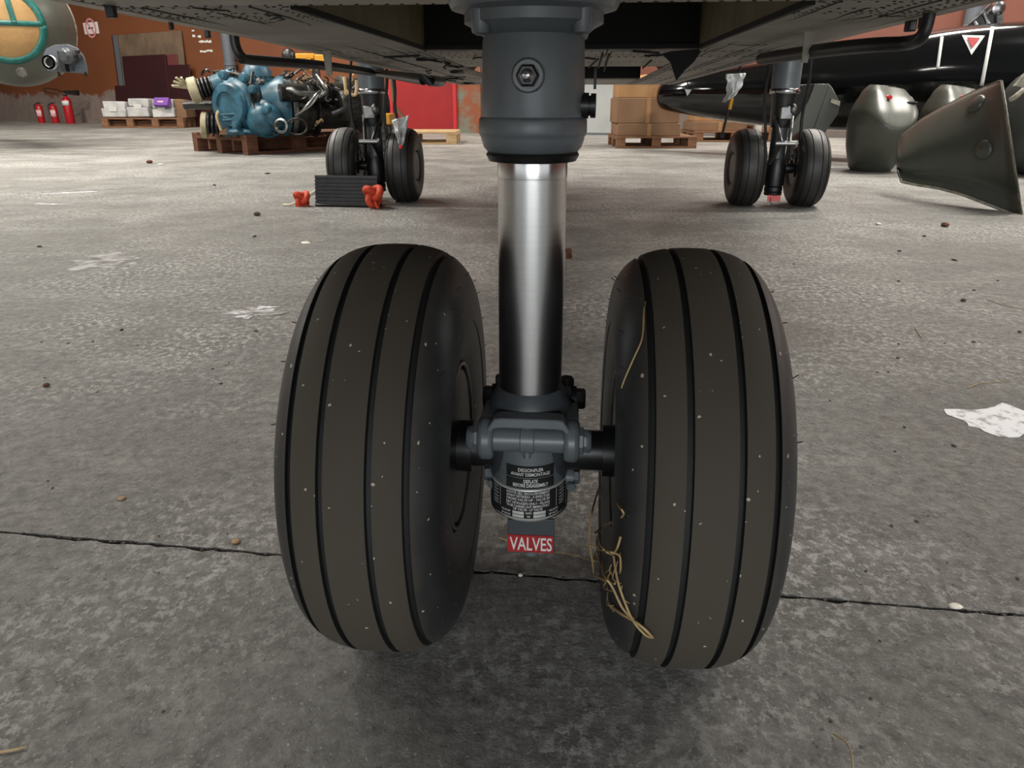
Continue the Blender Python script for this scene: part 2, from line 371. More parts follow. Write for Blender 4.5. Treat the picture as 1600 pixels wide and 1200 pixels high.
blob('sealant_patch', 386, 494, .035, .016, m_patchw, 26, rag=.8, rot=-.2)
blob('sealant_patch', 125, 298, .26, .035, m_patchg, 8, rag=.5, rot=.5)
blob('sealant_patch', 112, 301, .13, .03, m_patchw, 18, rag=.6, rot=.4)
blob('sealant_patch', 80, 319, .09, .02, m_patchw, 9, rag=.8)

# walls
A0, B0 = G(40, 189), G(612, 206.5)
wd = (B0-A0).normalized(); wnL = Vector((wd.y, -wd.x, 0))          # towards the room
E0 = G(1000, 211.5); wd2 = (E0-B0).normalized(); wnB = Vector((wd2.y, -wd2.x, 0))
def wallbox(name, p, q, h, n, mat, t=.2):
    mb = MB(); p = Vector(p); q = Vector(q)
    mb.prism([p, q, q+Vector((0, 0, h)), p+Vector((0, 0, h))], -n, t)
    return struct(mb.build(name, mat))
Lend = A0-wd*6; Rend = B0+wd2*18
wallbox('wall_left', Lend, B0, 6.6, wnL, m_wall)
wallbox('wall_back', B0, Rend, 6.6, wnB, m_wallr)
wallbox('wall_right', Vector((Rend.x, Rend.y, 0)), Vector((Rend.x, -10, 0)), 6.6, Vector((-1, 0, 0)), m_wallr)
wallbox('wall_far_left', Vector((Lend.x, -10, 0)), Vector((Lend.x, Lend.y, 0)), 6.6, Vector((1, 0, 0)), m_wall)
b = MB(); b.box((-.5, 7, 6.68), (46, 38, .12)); struct(b.build('ceiling', m_ceil))
def WL(px, py, off=0.0): return onplane(px, py, A0+wnL*off, wnL)
def WB(px, py, off=0.0): return onplane(px, py, B0+wnB*off, wnB)
def base(p, z=0.0): return Vector((p.x, p.y, z))
# red door on the back wall
p, q = base(WB(618, 200, .0)), base(WB(711, 200, .0)); up = Vector((0, 0, 1))
d1 = bpy.data.objects.new('door_1', None); C.objects.link(d1); struct(d1)
b = MB(); b.prism([p+up*.02, q+up*.02, q+up*2.15, p+up*2.15], wnB, .05); b.build('door_leaf', m_reddoor, d1, bevel=.008)
b = MB(); dx = (q-p).normalized()
b.prism([p-dx*.07, p, p+up*2.15, p-dx*.07+up*2.15], wnB, .08); b.prism([q, q+dx*.06, q+dx*.06+up*2.15, q+up*2.15], wnB, .08)
b.prism([p-dx*.07+up*2.15, q+dx*.06+up*2.15, q+dx*.06+up*2.24, p-dx*.07+up*2.24], wnB, .08); b.build('door_frame', M('door_frame_red', (168, 24, 28), .5), d1)
b = MB(); hp = p+dx*.12+up*1.05+wnB*.05; b.cyl(hp, hp+wnB*.05, .012); b.cyl(hp+wnB*.05, hp+wnB*.05+dx*.11, .01); b.build('door_handle', m_alu, d1)
# stained strip of wall
p, q = base(WB(713, 200)), base(WB(752, 200)); b = MB(); b.prism([p, q, q+up*3, p+up*3], wnB, .03); struct(b.build('trim_1', m_stain))
# white door
p, q = base(WB(893, 200)), base(WB(967, 200)); d2 = bpy.data.objects.new('door_2', None); C.objects.link(d2); struct(d2)
b = MB(); b.prism([p+up*.03, q+up*.03, q+up*2.3, p+up*2.3], wnB, .05); b.build('door_leaf', m_whitedoor, d2, bevel=.006)
b = MB(); b.prism([p, q, q+up*.03, p+up*.03], wnB, .06); b.prism([p+up*2.3, q+up*2.3, q+up*2.38, p+up*2.38], wnB, .07); b.build('door_frame', m_pipe, d2)

# ================================================================== AIRCRAFT with its nose gear
air = thing('aircraft', (XN, YN, 0), 'large grey aircraft standing overhead on twin-wheel landing gear, riveted belly above camera', 'aircraft', rz=-YAW)
ZB = .735
BL, BR = -.755, .665                     # belly edges
def slope(y): return -.016*max(0.0, y-.9)
def shear(b):
    b.v = [(x, y, z+slope(y)) for x, y, z in b.v]; return b
# ---- tyre builder (axis = local x, centre at origin)
def tyre_mb(R, W, grooves, gw, gd, bead, seg=144, flat=None, tape=1.0):
    h = .42*W
    def rad(x):
        s_ = min(1, abs(x)/(W/2)); a = math.asin(min(1, s_**(1/.78))); return R-h*(1-math.cos(a)**.78)
    xs = []
    for i in range(-30, 31):
        x = W/2*math.sin(i/30*PI/2)
        if all(abs(x-g) > gw*1.2 for g in grooves): xs.append((x, 0))
    for g in grooves: xs += [(g-gw, 0), (g-gw*.8, gd), (g+gw*.8, gd), (g+gw, 0)]
    xs.sort()
    pr = [(rad(x)-d, x) for x, d in xs]
    rs = pr[-1][0]
    side = [(rs-(rs-bead)*t, W/2*(1-.13*t**2)) for t in (.12, .25, .4, .55, .7, .85)]
    side.insert(2, (side[1][0]-.0005, side[1][1]-.0012)); 
    side += [(bead+.004, W/2*.865), (bead-.002, W/2*.83), (bead-.006, W/2*.7)]
    prof = [(r, -x) for r, x in reversed(side)]+pr+side
    mb = MB(); mb.lathe(prof, (0, 0, 0), (1, 0, 0), seg, caps=False)
    gi = set(i for i, (r, x) in enumerate(prof[:-1]) if any(abs(x-g) <= gw*1.01 and abs(prof[i+1][1]-g) <= gw*1.01 for g in grooves))
    mb.m = [1 if (k//seg) in gi else 0 for k in range(len(mb.f))]
    if flat is not None:
        vs = []
        for x, y, z in mb.v:
            if z < -flat: x *= 1+.5*(-flat-z)/W; z = -flat+.0004
            vs.append((x, y, z))
        mb.v = vs
    return mb
def wheel_mb(bead, W, sgn):
    mb = MB(); e = W/2*.85
    prof = []
    for x, r in ((-e, bead+.001), (-e, bead-.010), (-e+.008, bead-.013), (-e*.55, bead-.022), (-e*.5, bead*.55), (-e*.75, bead*.5), (-e*.8, bead*.3)):
        prof.append((r, x))
    prof2 = prof+[(r, -x) for r, x in reversed(prof)]
    mb.lathe(prof2, (0, 0, 0), (1, 0, 0), 48)
    return mb
nose = sub('nose_landing_gear', air, (0, 0, 0), 'dark grey nose leg with bright steel piston between two big tyres')
RN, WN, SN = .233, .162, .1605
tm = tyre_mb(RN, WN, (-.0535, -.0218, .0218, .0535), .0032, .006, .1, flat=RN-.012)
for k, sx in enumerate((-1, 1)):
    loc = (sx*SN, 0, RN-.012)
    if k == 0:
        ty = tm.build('tyre', [m_tyre, m_groove], nose, sharp=30); ty.location = loc
        wh = wheel_mb(.1, WN, 1).build('wheel', m_dkmetal, nose, sharp=30); wh.location = loc
    else:
        ty = inst(ty, nose, loc); wh = inst(wh, nose, loc)
    ty['label'] = ('wide black grooved tyre on the white-litter side, tread dusty brown', 'wide black grooved tyre with dry straw caught on its inner sidewall')[k]
    if k == 0: ty['label'] = 'wide black grooved tyre showing its open inner wheel rim'
# wheel inner details: bolts and brake-side ring seen inside the rim
for sx in (-1, 1):
    mb = MB(); cx = sx*SN
    for i in range(8):
        a = 2*PI*i/8+.2; p = Vector((cx-sx*.028, .058*math.cos(a), RN-.012+.058*math.sin(a))); mb.hexbolt(p, (-sx, 0, 0), .006, .022)
    mb.build('wheel_bolts', m_dkmetal, nose, kind='stuff')
    mb = MB(); mb.lathe([(.079, 0), (.082, .004), (.079, .008), (.074, .008), (.074, 0)], (cx-sx*.05, 0, RN-.012), (-sx, 0, 0), 48, caps=False)
    mb.build('rim_ring', m_alu, nose)
    mb = MB(); mb.lathe([(.0985, 0), (.0995, .0015), (.0985, .003), (.0955, .003), (.0945, 0)], (cx-sx*WN/2*.845, 0, RN-.012), (-sx, 0, 0), 56, caps=False)
    mb.build('rim_lip_highlight', m_alu, nose)  # bright aluminium edge, put on as the rim's highlight
# rubber vent whiskers
for sx in (-1, 1):
    mb = MB(); q = random.Random(5+sx)
    for side in (-1, 1):
        for i in range(15):
            a = -1.0+4.3*i/15+q.uniform(-.08, .08)
            r0 = RN-.035; x0 = side*(WN/2*.93)
            n = Vector((side*.8, math.cos(a)*.6, math.sin(a)*.6)); p = Vector((sx*SN+x0, r0*math.cos(a+PI/2)*-1, RN-.012+r0*math.sin(a+PI/2)*1))
            if p.z < .03: continue
            n = Vector((side*.8, 0, 0))+(p-Vector((sx*SN, 0, RN-.012)))*2.2
            mb.tube([p, p+n.normalized()*.005+Vector((0, 0, q.uniform(-.002, .003)))], .0005, 5, 1)
    mb.build('vent_whiskers', m_blackmatte, nose, kind='stuff')
CX = -.009
def zf(py, yl, px=829): return AL(px, py, yl).z
def xf(px, py, yl): return AL(px, py, yl).x
# upper cylinder
def rw(px0, px1, py):   # radius from silhouettes about the strut axis
    return (AL(px1, py, 0).x-AL(px0, py, 0).x)/2
prof = []
for py, a, c in ((-14, 752, 906), (48, 751, 907), (60, 748, 910), (180, 748, 910.5), (184, 748.5, 910), (186.5, 745, 914), (190, 744, 915), (208, 744, 915), (213, 745, 914), (217, 748, 911), (220, 748, 911), (234, 753, 907), (241, 759, 901)):
    prof.append((rw(a, c, py)*.985, zf(py, -.045)))
cyl = MB(); pr = sorted([(r, z) for r, z in prof], key=lambda t: t[1])
pr = [(pr[0][0]*.8, pr[0][1]-.004)]+pr; cyl.lathe(pr, (CX, 0, 0), (0, 0, 1), 72)
cyl.build('strut_cylinder', m_grey, nose, sharp=60)
zbot = pr[0][1]
b = MB(); b.lathe([(.036, zbot-.006), (.044, zbot-.005), (.047, zbot+.001), (.045, zbot+.004)], (CX, 0, 0), (0, 0, 1), 64); b.build('gland_ring', m_black, nose)
# flange under the belly
zfl = zf(28, -.06)
b = MB(); b.lathe([(.050, zfl-.010), (.058, zfl-.004), (.066, zfl), (.066, zfl+.009), (.078, zfl+.012), (.081, zfl+.018), (.081, zfl+.028), (.07, zfl+.034), (.06, ZB+.03)], (CX, 0, 0), (0, 0, 1), 64); b.build('strut_flange', m_grey, nose)
for a in (-2.45, -.7, .75, 2.4):
    b = MB(); p = Vector((CX+.066*math.cos(a), .066*math.sin(a), zfl-.012)); b.lathe([(.004, -.004), (.008, -.002), (.0095, .004), (.0095, .018)], p+Vector((-.006*math.cos(a), -.006*math.sin(a), .004)), (0, 0, 1), 16); b.build('flange_lug', m_grey, nose)
# boss with grease nipple
pb = AL(822, 118, -.053); ax = Vector((pb.x-CX, -.053, 0)).normalized(); ax = Vector((ax.x*.6, ax.y, 0)).normalized()
b = MB(); o = Vector((CX, 0, pb.z))+ax*.042
b.lathe([(.0155, 0), (.0155, .0075), (.0135, .0105), (.0105, .0105), (.0105, .008)], o, ax, 32); b.build('boss_ring', m_grey, nose)
b = MB(); b.lathe([(.0105, .006), (.0105, .015), (.0085, .017)], o, ax, 6); b.build('plug', m_black, nose)
b = MB(); b.lathe([(.006, .016), (.006, .019), (.0035, .021), (.0035, .023), (.0042, .0245), (.0042, .0265), (.003, .0285), (0.0, .0292)], o, ax, 20); b.build('grease_nipple', m_chrome, nose, label='shiny round grease nipple')
# side plug
pz = AL(920, 165, 0); b = MB(); x0 = CX+.045
for r, h0, h1 in ((.0118, 0, .0095), (.0092, .0095, .0115), (.0112, .0115, .0165)): b.lathe([(r, h0), (r, h1)], (x0, -.008, pz.z), (1, -.05, 0), 24)
b.build('side_plug', m_black, nose)
# chrome piston
rp = .0352; zlo = zf(640, -rp)
b = MB(); b.lathe([(rp, zlo-.05), (rp, zbot+.005)], (CX, 0, 0), (0, 0, 1), 72); b.build('piston', m_steel, nose, label='bright brushed steel piston')
b = MB(); zr = zf(281, -rp); b.lathe([(rp, zr-.0006), (rp+.0004, zr-.0003), (rp+.0004, zr+.03), (rp, zr+.031)], (CX, 0, 0), (0, 0, 1), 72, caps=False); b.build('piston_sleeve', m_chrome, nose)
# socket at the piston foot, torque-link bolts behind
zs0, zs1 = zf(668, -.05), zf(628, -.045)
b = MB(); b.lathe([(.046, .15), (.047, zs0-.02), (.048, zs0+.006), (.042, zs0+.02), (.038, zs1), (.0362, zs1+.003)], (CX, 0, 0), (0, 0, 1), 56); b.build('piston_socket', m_greyd, nose)
zk = zf(618, .05)
for sx, pxs in ((-1, 772), (1, 898)):
    xk = xf(pxs, 618, .045); b = MB(); xi = CX+sx*.03
    b.cyl((xi, .045, zk), (xk-sx*.004, .045, zk), .0185); b.box(((xi+xk)/2, .05, zk-.02), (abs(xk-xi), .03, .05)); b.build('torque_link_lug', m_greyd, nose, bevel=.004)
    b = MB(); b.cyl((xk-sx*.004, .045, zk), (xk+sx*.002, .045, zk), .0155); b.hexbolt((xk+sx*.002, .045, zk), (sx, 0, 0), .0125, .011); b.build('pivot_bolt', m_black, nose)
    b = MB(); b.hexbolt((xk-sx*.010, .048, zk+.014), (0, 0, 1), .009, .012); b.build('lug_bolt', m_black, nose)
b = MB(); b.prism([(CX-.03, .05, zk), (CX+.03, .05, zk), (CX+.02, .14, zk+.13), (CX-.02, .14, zk+.13)], (0, .25, .1), .06); b.build('torque_link', m_greyd, nose, bevel=.004)
# axle
za = RN-.012
b = MB(); b.cyl((-SN+.02, 0, za), (SN-.02, 0, za), .0235, seg=40); b.build('axle', m_black, nose)
for s_ in (-1, 1):
    b = MB(); b.cyl((s_*(SN-.05), 0, za), (s_*.075, 0, za), .03, seg=40); b.build('axle_collar', m_black, nose)
# yoke: two lugs joined by an arched strap, a cross pin between
yp = -.048; zp = zf(699, yp-.02)
xl0, xl1, xr0, xr1 = xf(745, 700, yp-.02), xf(769, 700, yp-.02), xf(881, 700, yp-.02), xf(905, 700, yp-.02)
for a0, a1 in ((xl0, xl1), (xr0, xr1)):
    b = MB(); b.lathe([(.020, 0), (.0235, .002), (.0235, a1-a0-.002), (.020, a1-a0)], (a0, yp, zp), (1, 0, 0), 40)
    b.box(((a0+a1)/2, yp+.03, zp+.004), (a1-a0-.002, .05, .038)); b.build('yoke_lug', m_grey, nose, bevel=.003)
b = MB(); zt = zf(657, yp-.018); pts = []
for i in range(13):
    t = i/12; x = xl1-.006+(xr0-xl1+.012)*t; e = min(t, 1-t); pts.append((x, zt-.012*max(0, 1-e/.12)**2))
outer = [Vector((x, yp-.016, z)) for x, z in pts]; inner = [Vector((x, yp-.016, z-.0115)) for x, z in reversed(pts)]
b.prism(outer+inner, (0, 1, 0), .022); b.build('yoke_strap', m_grey, nose, bevel=.0018)
b = MB(); xm0, xm1 = xf(811, 700, yp-.02), xf(834, 700, yp-.02)
b.lathe([(.0142, 0), (.0142, xm0-xl1), (.0158, xm0-xl1+.001), (.0158, xm1-xl1-.001), (.0142, xm1-xl1), (.0142, xr0-xl1)], (xl1, yp, zp), (1, 0, 0), 40); b.build('cross_pin', m_grey, nose)
b = MB(); xm = (xm0+xm1)/2; b.cyl((xm, yp, zp+.012), (xm, yp-.004, zp+.021), .0052, .004); b.ell((xm, yp-.0045, zp+.021), (.004, .004, .003), 10, 6); b.build('pin_lock', m_grey, nose)
b = MB(); b.cyl((xm, yp-.004, zp-.012), (xm, yp-.006, zp-.02), .0052, .004); b.build('pin_lock', m_grey, nose)
for a0, s_ in ((xl0, -1), (xr1, 1)):
    b = MB(); b.lathe([(.0165, 0), (.0165, .004), (.0135, .005), (.0135, .011), (.012, .013)], (a0, yp, zp), (s_, 0, 0), 8); b.build('pin_nut', m_grey, nose)
# valve body hanging under the axle
yb = -.010
def rb(px, py): return xf(px, py, yb)-CX
z1, z2, z3, z4 = zf(712, -.05), zf(764, -.052), zf(768, -.053), zf(816, -.053)
b = MB(); b.lathe([(.0405, z3-.004), (.0420, z2+.002), (.0400, z2+.012), (.0392, z1-.01), (.0385, z1+.02), (.03, za+.01)], (CX, yb, 0), (0, 0, 1), 64); b.build('valve_body', m_grey, nose)
b = MB(); b.lathe([(.030, z4-.006), (.0365, z4-.0035), (.0425, z4+.002), (.0440, z4+.005), (.0440, z3), (.0435, z3+.0012), (.040, z3+.0018)], (CX, yb, 0), (0, 0, 1), 64); b.build('valve_ring', m_silver, nose)
for s_, px in ((-1, 766), (1, 896)):
    xe = xf(px, 757, yb); ze = zf(757, -.03); b = MB(); b.cyl((CX+s_*.036, yb+.004, ze), (xe, yb+.004, ze), .013, .011, 24); b.hexbolt((xe, yb+.004, ze), (s_, 0, 0), .009, .007)
    b.hexbolt((xe-s_*.004, yb-.008, ze-.006), (s_*.3, -1, 0), .006, .006); b.build('body_ear', m_grey, nose)
# --- wrapped plates with their lettering
def wrap(mb, vs2, fs, zc, r0, r1=None, th0=0.0, zspan=None):
    def pt(x, y):
        rr_ = r0 if r1 is None else r0+(r1-r0)*max(0, min(1, (y/zspan)+.5))
        t = x/rr_+th0; return (CX+rr_*math.sin(t), yb-rr_*math.cos(t), zc+y)
    mb.add([pt(x, y) for x, y in vs2], fs)
def patch(mb, x0, x1, y0, y1, zc, r0, r1=None, th0=0.0, zspan=None, n=16):
    vs = [(x0+(x1-x0)*i/n, y) for y in (y0, y1) for i in range(n+1)]
    wrap(mb, vs, [(i, i+1, n+2+i, n+1+i) for i in range(n)], zc, r0, r1, th0, zspan)
tc0 = math.asin(max(-1, min(1, (xf(829, 745, yb-.04)-CX)/.04)))
zlab = []
pl = MB()
for (ya, yb_, lines) in ((729.5, 747, (('DEGONFLER', 735), ('AVANT DEMONTAGE', 742))), (748.5, 762.5, (('DEFLATE', 752), ('BEFORE DISASSEMBLY', 758)))):
    za_, zb_ = zf(yb_, -.05), zf(ya, -.05); zc = (za_+zb_)/2; rr_ = .0409+(0 if ya < 740 else .0005)
    r1_ = rr_ if ya < 740 else .0412; rr_ = rr_ if ya < 740 else .0428; zsp = zb_-za_
    pl.mi = 0; patch(pl, -.029, .029, za_-zc, zb_-zc, zc, rr_, r1_, th0=tc0, zspan=zsp)
    for tx, py in lines:
        pl.mi = 1; v2, f2 = text(tx, .0060, sx=1.0); wdt = max(x for x, y in v2)-min(x for x, y in v2); k = {'DEGONFLER': .029, 'AVANT DEMONTAGE': .046, 'DEFLATE': .016, 'BEFORE DISASSEMBLY': .041}[tx]/wdt
        wrap(pl, [(x*k, y*.95+zf(py, -.05)-zc) for x, y in v2], f2, zc, rr_+.0003, r1_+.0003, th0=tc0, zspan=zsp)
pl.build('warning_plate', [m_blackmatte, m_white], nose, label='two small black plates with white deflate warning lettering')
pl = MB(); zc = (z3+z4+.005)/2; H_ = z3-z4-.005; rr_ = .0443
pl.mi = 0; patch(pl, -.060, .060, -H_/2, H_/2, zc, rr_, n=40)
rows = [('AZOTE SEC EXCLUSIVEMENT', .43), ('AVANT DETENDU - A EFFECTUER', .31), ('ORDRE VALVE HP - VALVE BP', .19), ('DRY NITROGEN ONLY - FILLING', .06), ('TO BE CARRIED OUT IMPERATIVELY', -.06), ('HP VALVE - LP VALVE', -.17)]
pl.mi = 1
for tx, fy in rows:
    v2, f2 = text(tx, .0046); wdt = max(x for x, y in v2)-min(x for x, y in v2); k = (.052 if len(tx) > 20 else .034)/wdt
    wrap(pl, [(x*k-.003, y*.95+fy*H_) for x, y in v2], f2, zc, rr_+.0003, th0=tc0)
    for xo in (-.047, .043):
        v2, f2 = text('VALVE HP', .0040); wrap(pl, [(x*.62+xo, y*.8+fy*H_) for x, y in v2], f2, zc, rr_+.0003, th0=tc0)
pl.mi = 2
for x0, x1 in ((-.021, -.0075), (.0035, .018)):
    patch(pl, x0, x1, -.47*H_, -.365*H_, zc, rr_+.0003, th0=tc0); patch(pl, x0, x1, -.345*H_, -.24*H_, zc, rr_+.0003, th0=tc0)
pl.mi = 1
for tx, xo, fy in (('BARS', -.002, -.29), ('PSI', -.002, -.42), ('VALVE HP', .029, -.29), ('HP VALVE', .029, -.42), ('VALVE BP', -.030, -.29), ('LP VALVE', -.030, -.42)):
    v2, f2 = text(tx, .0042); wrap(pl, [(x*.72+xo, y*.85+fy*H_) for x, y in v2], f2, zc, rr_+.0003, th0=tc0)
patch(pl, .0325, .0330, -.2*H_, .48*H_, zc, rr_+.0003, th0=tc0); patch(pl, -.0385, -.038, -.2*H_, .48*H_, zc, rr_+.0003, th0=tc0)
pl.build('filling_plate', [m_blackmatte, m_white, m_silver], nose, label='black wrapped plate with white nitrogen filling text and silver pressure boxes')
# VALVES tab
yv = -.032
def P2(px, py): return AL(px, py, yv)
b = MB(); c4 = [P2(793, 812), P2(866, 812), P2(866.5, 864), P2(792.5, 864)]; b.prism(c4, (0, 1, 0), .004); b.build('valve_tab', m_greyd, nose, bevel=.0008)
b = MB(); a0, a1 = P2(793, 860.5), P2(865, 837.5); b.mi = 0; b.box(((a0.x+a1.x)/2, yv-.0006, (a0.z+a1.z)/2), (a1.x-a0.x, .0012, a1.z-a0.z))
v2, f2 = text('VALVES', .02); wx = max(x for x, y in v2)-min(x for x, y in v2); hy = max(y for x, y in v2)-min(y for x, y in v2); ym = (max(y for x, y in v2)+min(y for x, y in v2))/2
kx, ky = (a1.x-a0.x)*.92/wx, (a1.z-a0.z)*.78/hy
b.mi = 1; b.add([((a0.x+a1.x)/2+.0008+x*kx, yv-.0015, (a0.z+a1.z)/2+(y-ym)*ky) for x, y in v2], f2); b.build('valves_plate', [m_red, m_white], nose, label='red plate lettered VALVES in white')
b = MB(); c = P2(829, 864); b.cyl((c.x, yv+.012, c.z+.02), (c.x, yv+.012, P2(829, 872).z), .0092, seg=24); b.lathe([(.0092, 0), (.011, .002), (.011, .012)], (c.x, yv+.012, c.z+.004), (0, 0, 1), 24); b.build('drain_stub', m_grey, nose)

# ---- belly
bel = MB()
rows_y = [-3.1, -2.9, -2.6, -2.1, -1.5, 0, 1, 2, 3, 4, 4.7, 6, 8]  # unseen nose, lengthened forward to shade the near floor
def section(y):
    k = 1.0; zz = ZB+slope(min(y, 4.7))
    if y < -1.5: t = (-1.5-y)/1.6; k = math.sqrt(max(0.02, 1-t*t)); zz = ZB+.55*t**2
    if y > 4.7: t = (y-4.7)/3.3; zz += .9*t; k = 1-.4*t
    return k, zz
SK = [(.705, 0), (.722, .016), (.77, .10), (.86, .4), (.92, .8), (.88, 1.3), (.6, 1.65), (0, 1.75)]
SK = SK+[(-x, z) for x, z in reversed(SK[:-1])]
def sk(u, v):
    y = rows_y[int(round(v*(len(rows_y)-1)))]; k, zz = section(y); x, z = SK[int(round(u*(len(SK)-1)))]
    return Vector((-.045-x*k, y, zz+.008+z*(1 if y > -1.5 else max(.25, k))))
bel.grid(sk, 14, len(rows_y)-1)
def nosebot(u, v):
    y = -1.5-1.6*v; k, zz = section(y-1e-6); return Vector((-.045+(-.705+1.41*u)*k, y, zz+.008))
bel.grid(nosebot, 6, 12)
bel.build('fuselage_skin', m_skin, air, solid=.004)
def rivets(b, p, q, step, off=0, r=.0034):
    p = Vector(p); q = Vector(q); n = max(1, int((q-p).length/step))
    for i in range(n+1):
        c = p.lerp(q, i/n)+Vector((random.uniform(-.0006, .0006), random.uniform(-.0006, .0006), 0)); rr_ = r*random.uniform(.75, 1.2)
        b.lathe([(rr_, .0003), (rr_*.85, -.0008), (rr_*.3, -.0013)], c, (0, 0, 1), 6)
def panel(x0, x1, y0, y1, mat=None, rows=None, z=0.0, gap=.0022, inset=(.013, .034), name='belly_panel'):
    b = MB(); b.box(((x0+x1)/2, (y0+y1)/2, ZB+z+.003), (x1-x0-gap*2, y1-y0-gap*2, .006))
    o = shear(b).build(name, mat or m_belly, air, bevel=.0012)
    b = MB(); zz = ZB+z
    for k, ins in enumerate(inset):
        st = .0235
        for xx in (x0+ins, x1-ins): rivets(b, (xx, y0+.01, zz), (xx, y1-.01, zz), st)
        if k == 0:
            for yy in (y0+ins, y1-ins): rivets(b, (x0+.02, yy, zz), (x1-.02, yy, zz), st)
    for xa, ya, xb, yb2 in (rows or []): rivets(b, (xa, ya, zz), (xb, yb2, zz), .02)
    if b.v:
        r = shear(b).build('rivets', m_blackmatte, o, kind='stuff')
    return o
WX0, WX1, WY0, WY1 = -.325, .325, .335, 1.08
cL, cR = AZ(644, 76, ZB), AZ(1105, 72, ZB)
WX0, WX1, WY1 = (cL.x+AZ(500, 10, ZB).x)/2, (cR.x+AZ(1255, 0, ZB).x)/2, (cL.y+cR.y)/2
WY0 = (AZ(500, 10, ZB).y+AZ(1255, 0, ZB).y)/2
# forward full-width bottom
EL, ER = BL+.055, BR-.05
panel(EL, ER, -1.5, -.6, m_belly2); panel(EL, -.0, -.6, -.12, m_belly2); panel(0, ER, -.6, -.12, m_belly2)
panel(EL, -.11, -.12, .16, m_belly2); panel(.11, ER, -.12, .16, m_belly2); panel(EL, ER, .16, WY0, m_belly2, inset=(.012,))
panel(-.11, .11, -.12, .16, m_belly2, z=.012)
for s_, wx in ((-1, WX0), (1, WX1)):
    e = EL if s_ < 0 else ER; x2 = BL if s_ < 0 else BR
    lo_, hi_ = (e, wx) if s_ < 0 else (wx, e); mid_ = lo_+(hi_-lo_)*(.45 if s_ < 0 else .55)
    for ya, yb2 in ((WY0, .62), (.62, WY1+.02)):
        panel(lo_, hi_, ya, yb2, m_belly, rows=[(mid_, ya+.02, mid_, yb2-.02), (mid_+.03, ya+.02, mid_+.03, yb2-.02), (lo_+.07, ya+.1, hi_-.08, ya+.1)])
    for ya, yb2 in ((WY1+.02, 1.75), (1.75, 2.55), (2.55, 3.4), (3.4, 4.4)):
        panel(lo_, hi_, ya, yb2, m_belly if ya < 2 else m_belly2, rows=[(mid_, ya+.02, mid_, yb2-.02)])
    b = MB(); q = random.Random(31+s_)
    for fx, ya, yb2 in ((.18, WY0, 1.5), (.47, WY0+.1, 2.4), (.76, WY0, 1.9)):
        n = int((yb2-ya)/.05); b.tube([(lo_+(hi_-lo_)*fx+q.uniform(-.0025, .0025), ya+(yb2-ya)*i/n, ZB-.0002) for i in range(n+1)], .0016, 5, 1)
    for i in range(9):
        x, y = q.uniform(lo_+.05, hi_-.06), q.uniform(WY0, 1.3); b.tube([(x, y, ZB), (x+q.uniform(-.03, .03), y+q.uniform(.01, .05), ZB-.0005), (x+q.uniform(-.03, .05), y+q.uniform(.03, .09), ZB)], .0017, 5, 2)
    shear(b).build('sealant_beads', m_blackmatte, air, kind='stuff')
    # chine strip
    for ya, yb2 in ((-1.5, -.6), (-.6, .3), (.3, 1.1), (1.1, 2.0), (2.0, 3.0), (3.0, 4.4)):
        b = MB()
        P = [Vector((e+s_*.001, ya+.002, ZB)), Vector((x2, ya+.002, ZB+.004)), Vector((x2, yb2-.002, ZB+.004)), Vector((e+s_*.001, yb2-.002, ZB))]
        b.prism(P, (0, 0, 1), .006); o = shear(b).build('chine_strip', m_belly2, air)
        b = MB(); rivets(b, (e+s_*.012, ya+.02, ZB+.003), (e+s_*.012, yb2-.02, ZB+.003), .018); shear(b).build('rivets', m_blackmatte, o, kind='stuff')
# panels behind the well
for ya, yb2, xs in ((WY1+.02, 1.75, (WX0, -.1, .12, WX1)), (1.75, 2.3, (WX0, 0, WX1)), (3.53, 4.4, (WX0, 0, WX1))):
    for xa, xb in zip(xs, xs[1:]): panel(xa, xb, ya, yb2, m_belly2, inset=(.012,), rows=[(xa+.03, (ya+yb2)/2, xb-.03, (ya+yb2)/2)])
b = MB(); b.box(((WX0+WX1)/2, 2.9, ZB+.10), (WX1-WX0, 1.2, .012)); b.box(((WX0+WX1)/2, 3.52, ZB+.055), (WX1-WX0, .01, .1)); shear(b).build('hatch_recess', m_blackmatte, air)
# wheel well: side walls, roof, end walls
for xx in (WX0, WX1):
    b = MB(); b.box((xx, (WY0+WY1)/2, ZB+.21), (.006, WY1-WY0, .42)); b.build('wheel_well_wall', m_well, air)
b = MB(); b.box(((WX0+WX1)/2, WY1+.003, ZB+.21), (WX1-WX0, .006, .42)); b.box(((WX0+WX1)/2, (WY0+WY1)/2, ZB+.42), (WX1-WX0, WY1-WY0, .006)); b.build('wheel_well_bay', m_blackmatte, air)
b = MB(); b.box(((WX0+WX1)/2, WY0-.003, ZB+.21), (WX1-WX0, .006, .42)); b.build('wheel_well_front', m_well, air)
b = MB()
b.box(((WX0+WX1)/2, WY1-.004, ZB+.002), (WX1-WX0, .012, .012)); 
for xx in (WX0, WX1): b.box((xx, (WY0+WY1)/2, ZB+.0), (.009, WY1-WY0, .01))
b.build('well_edge_seal', m_blackmatte, air)
# oval opening
c = AZ(1230, 39, ZB); b = MB(); b.lathe([(.033, -.0012), (.033, .001), (.030, .001), (.030, -.0012)], (c.x, c.y, ZB-.0005), (0, 0, 1), 40, caps=False, sx=1.0, sy=1.4); b.lathe([(.030, .0002), (.030, .001)], (c.x, c.y, ZB-.0016), (0, 0, 1), 40, sx=1, sy=1.4); b.build('drain_opening', m_blackmatte, air)
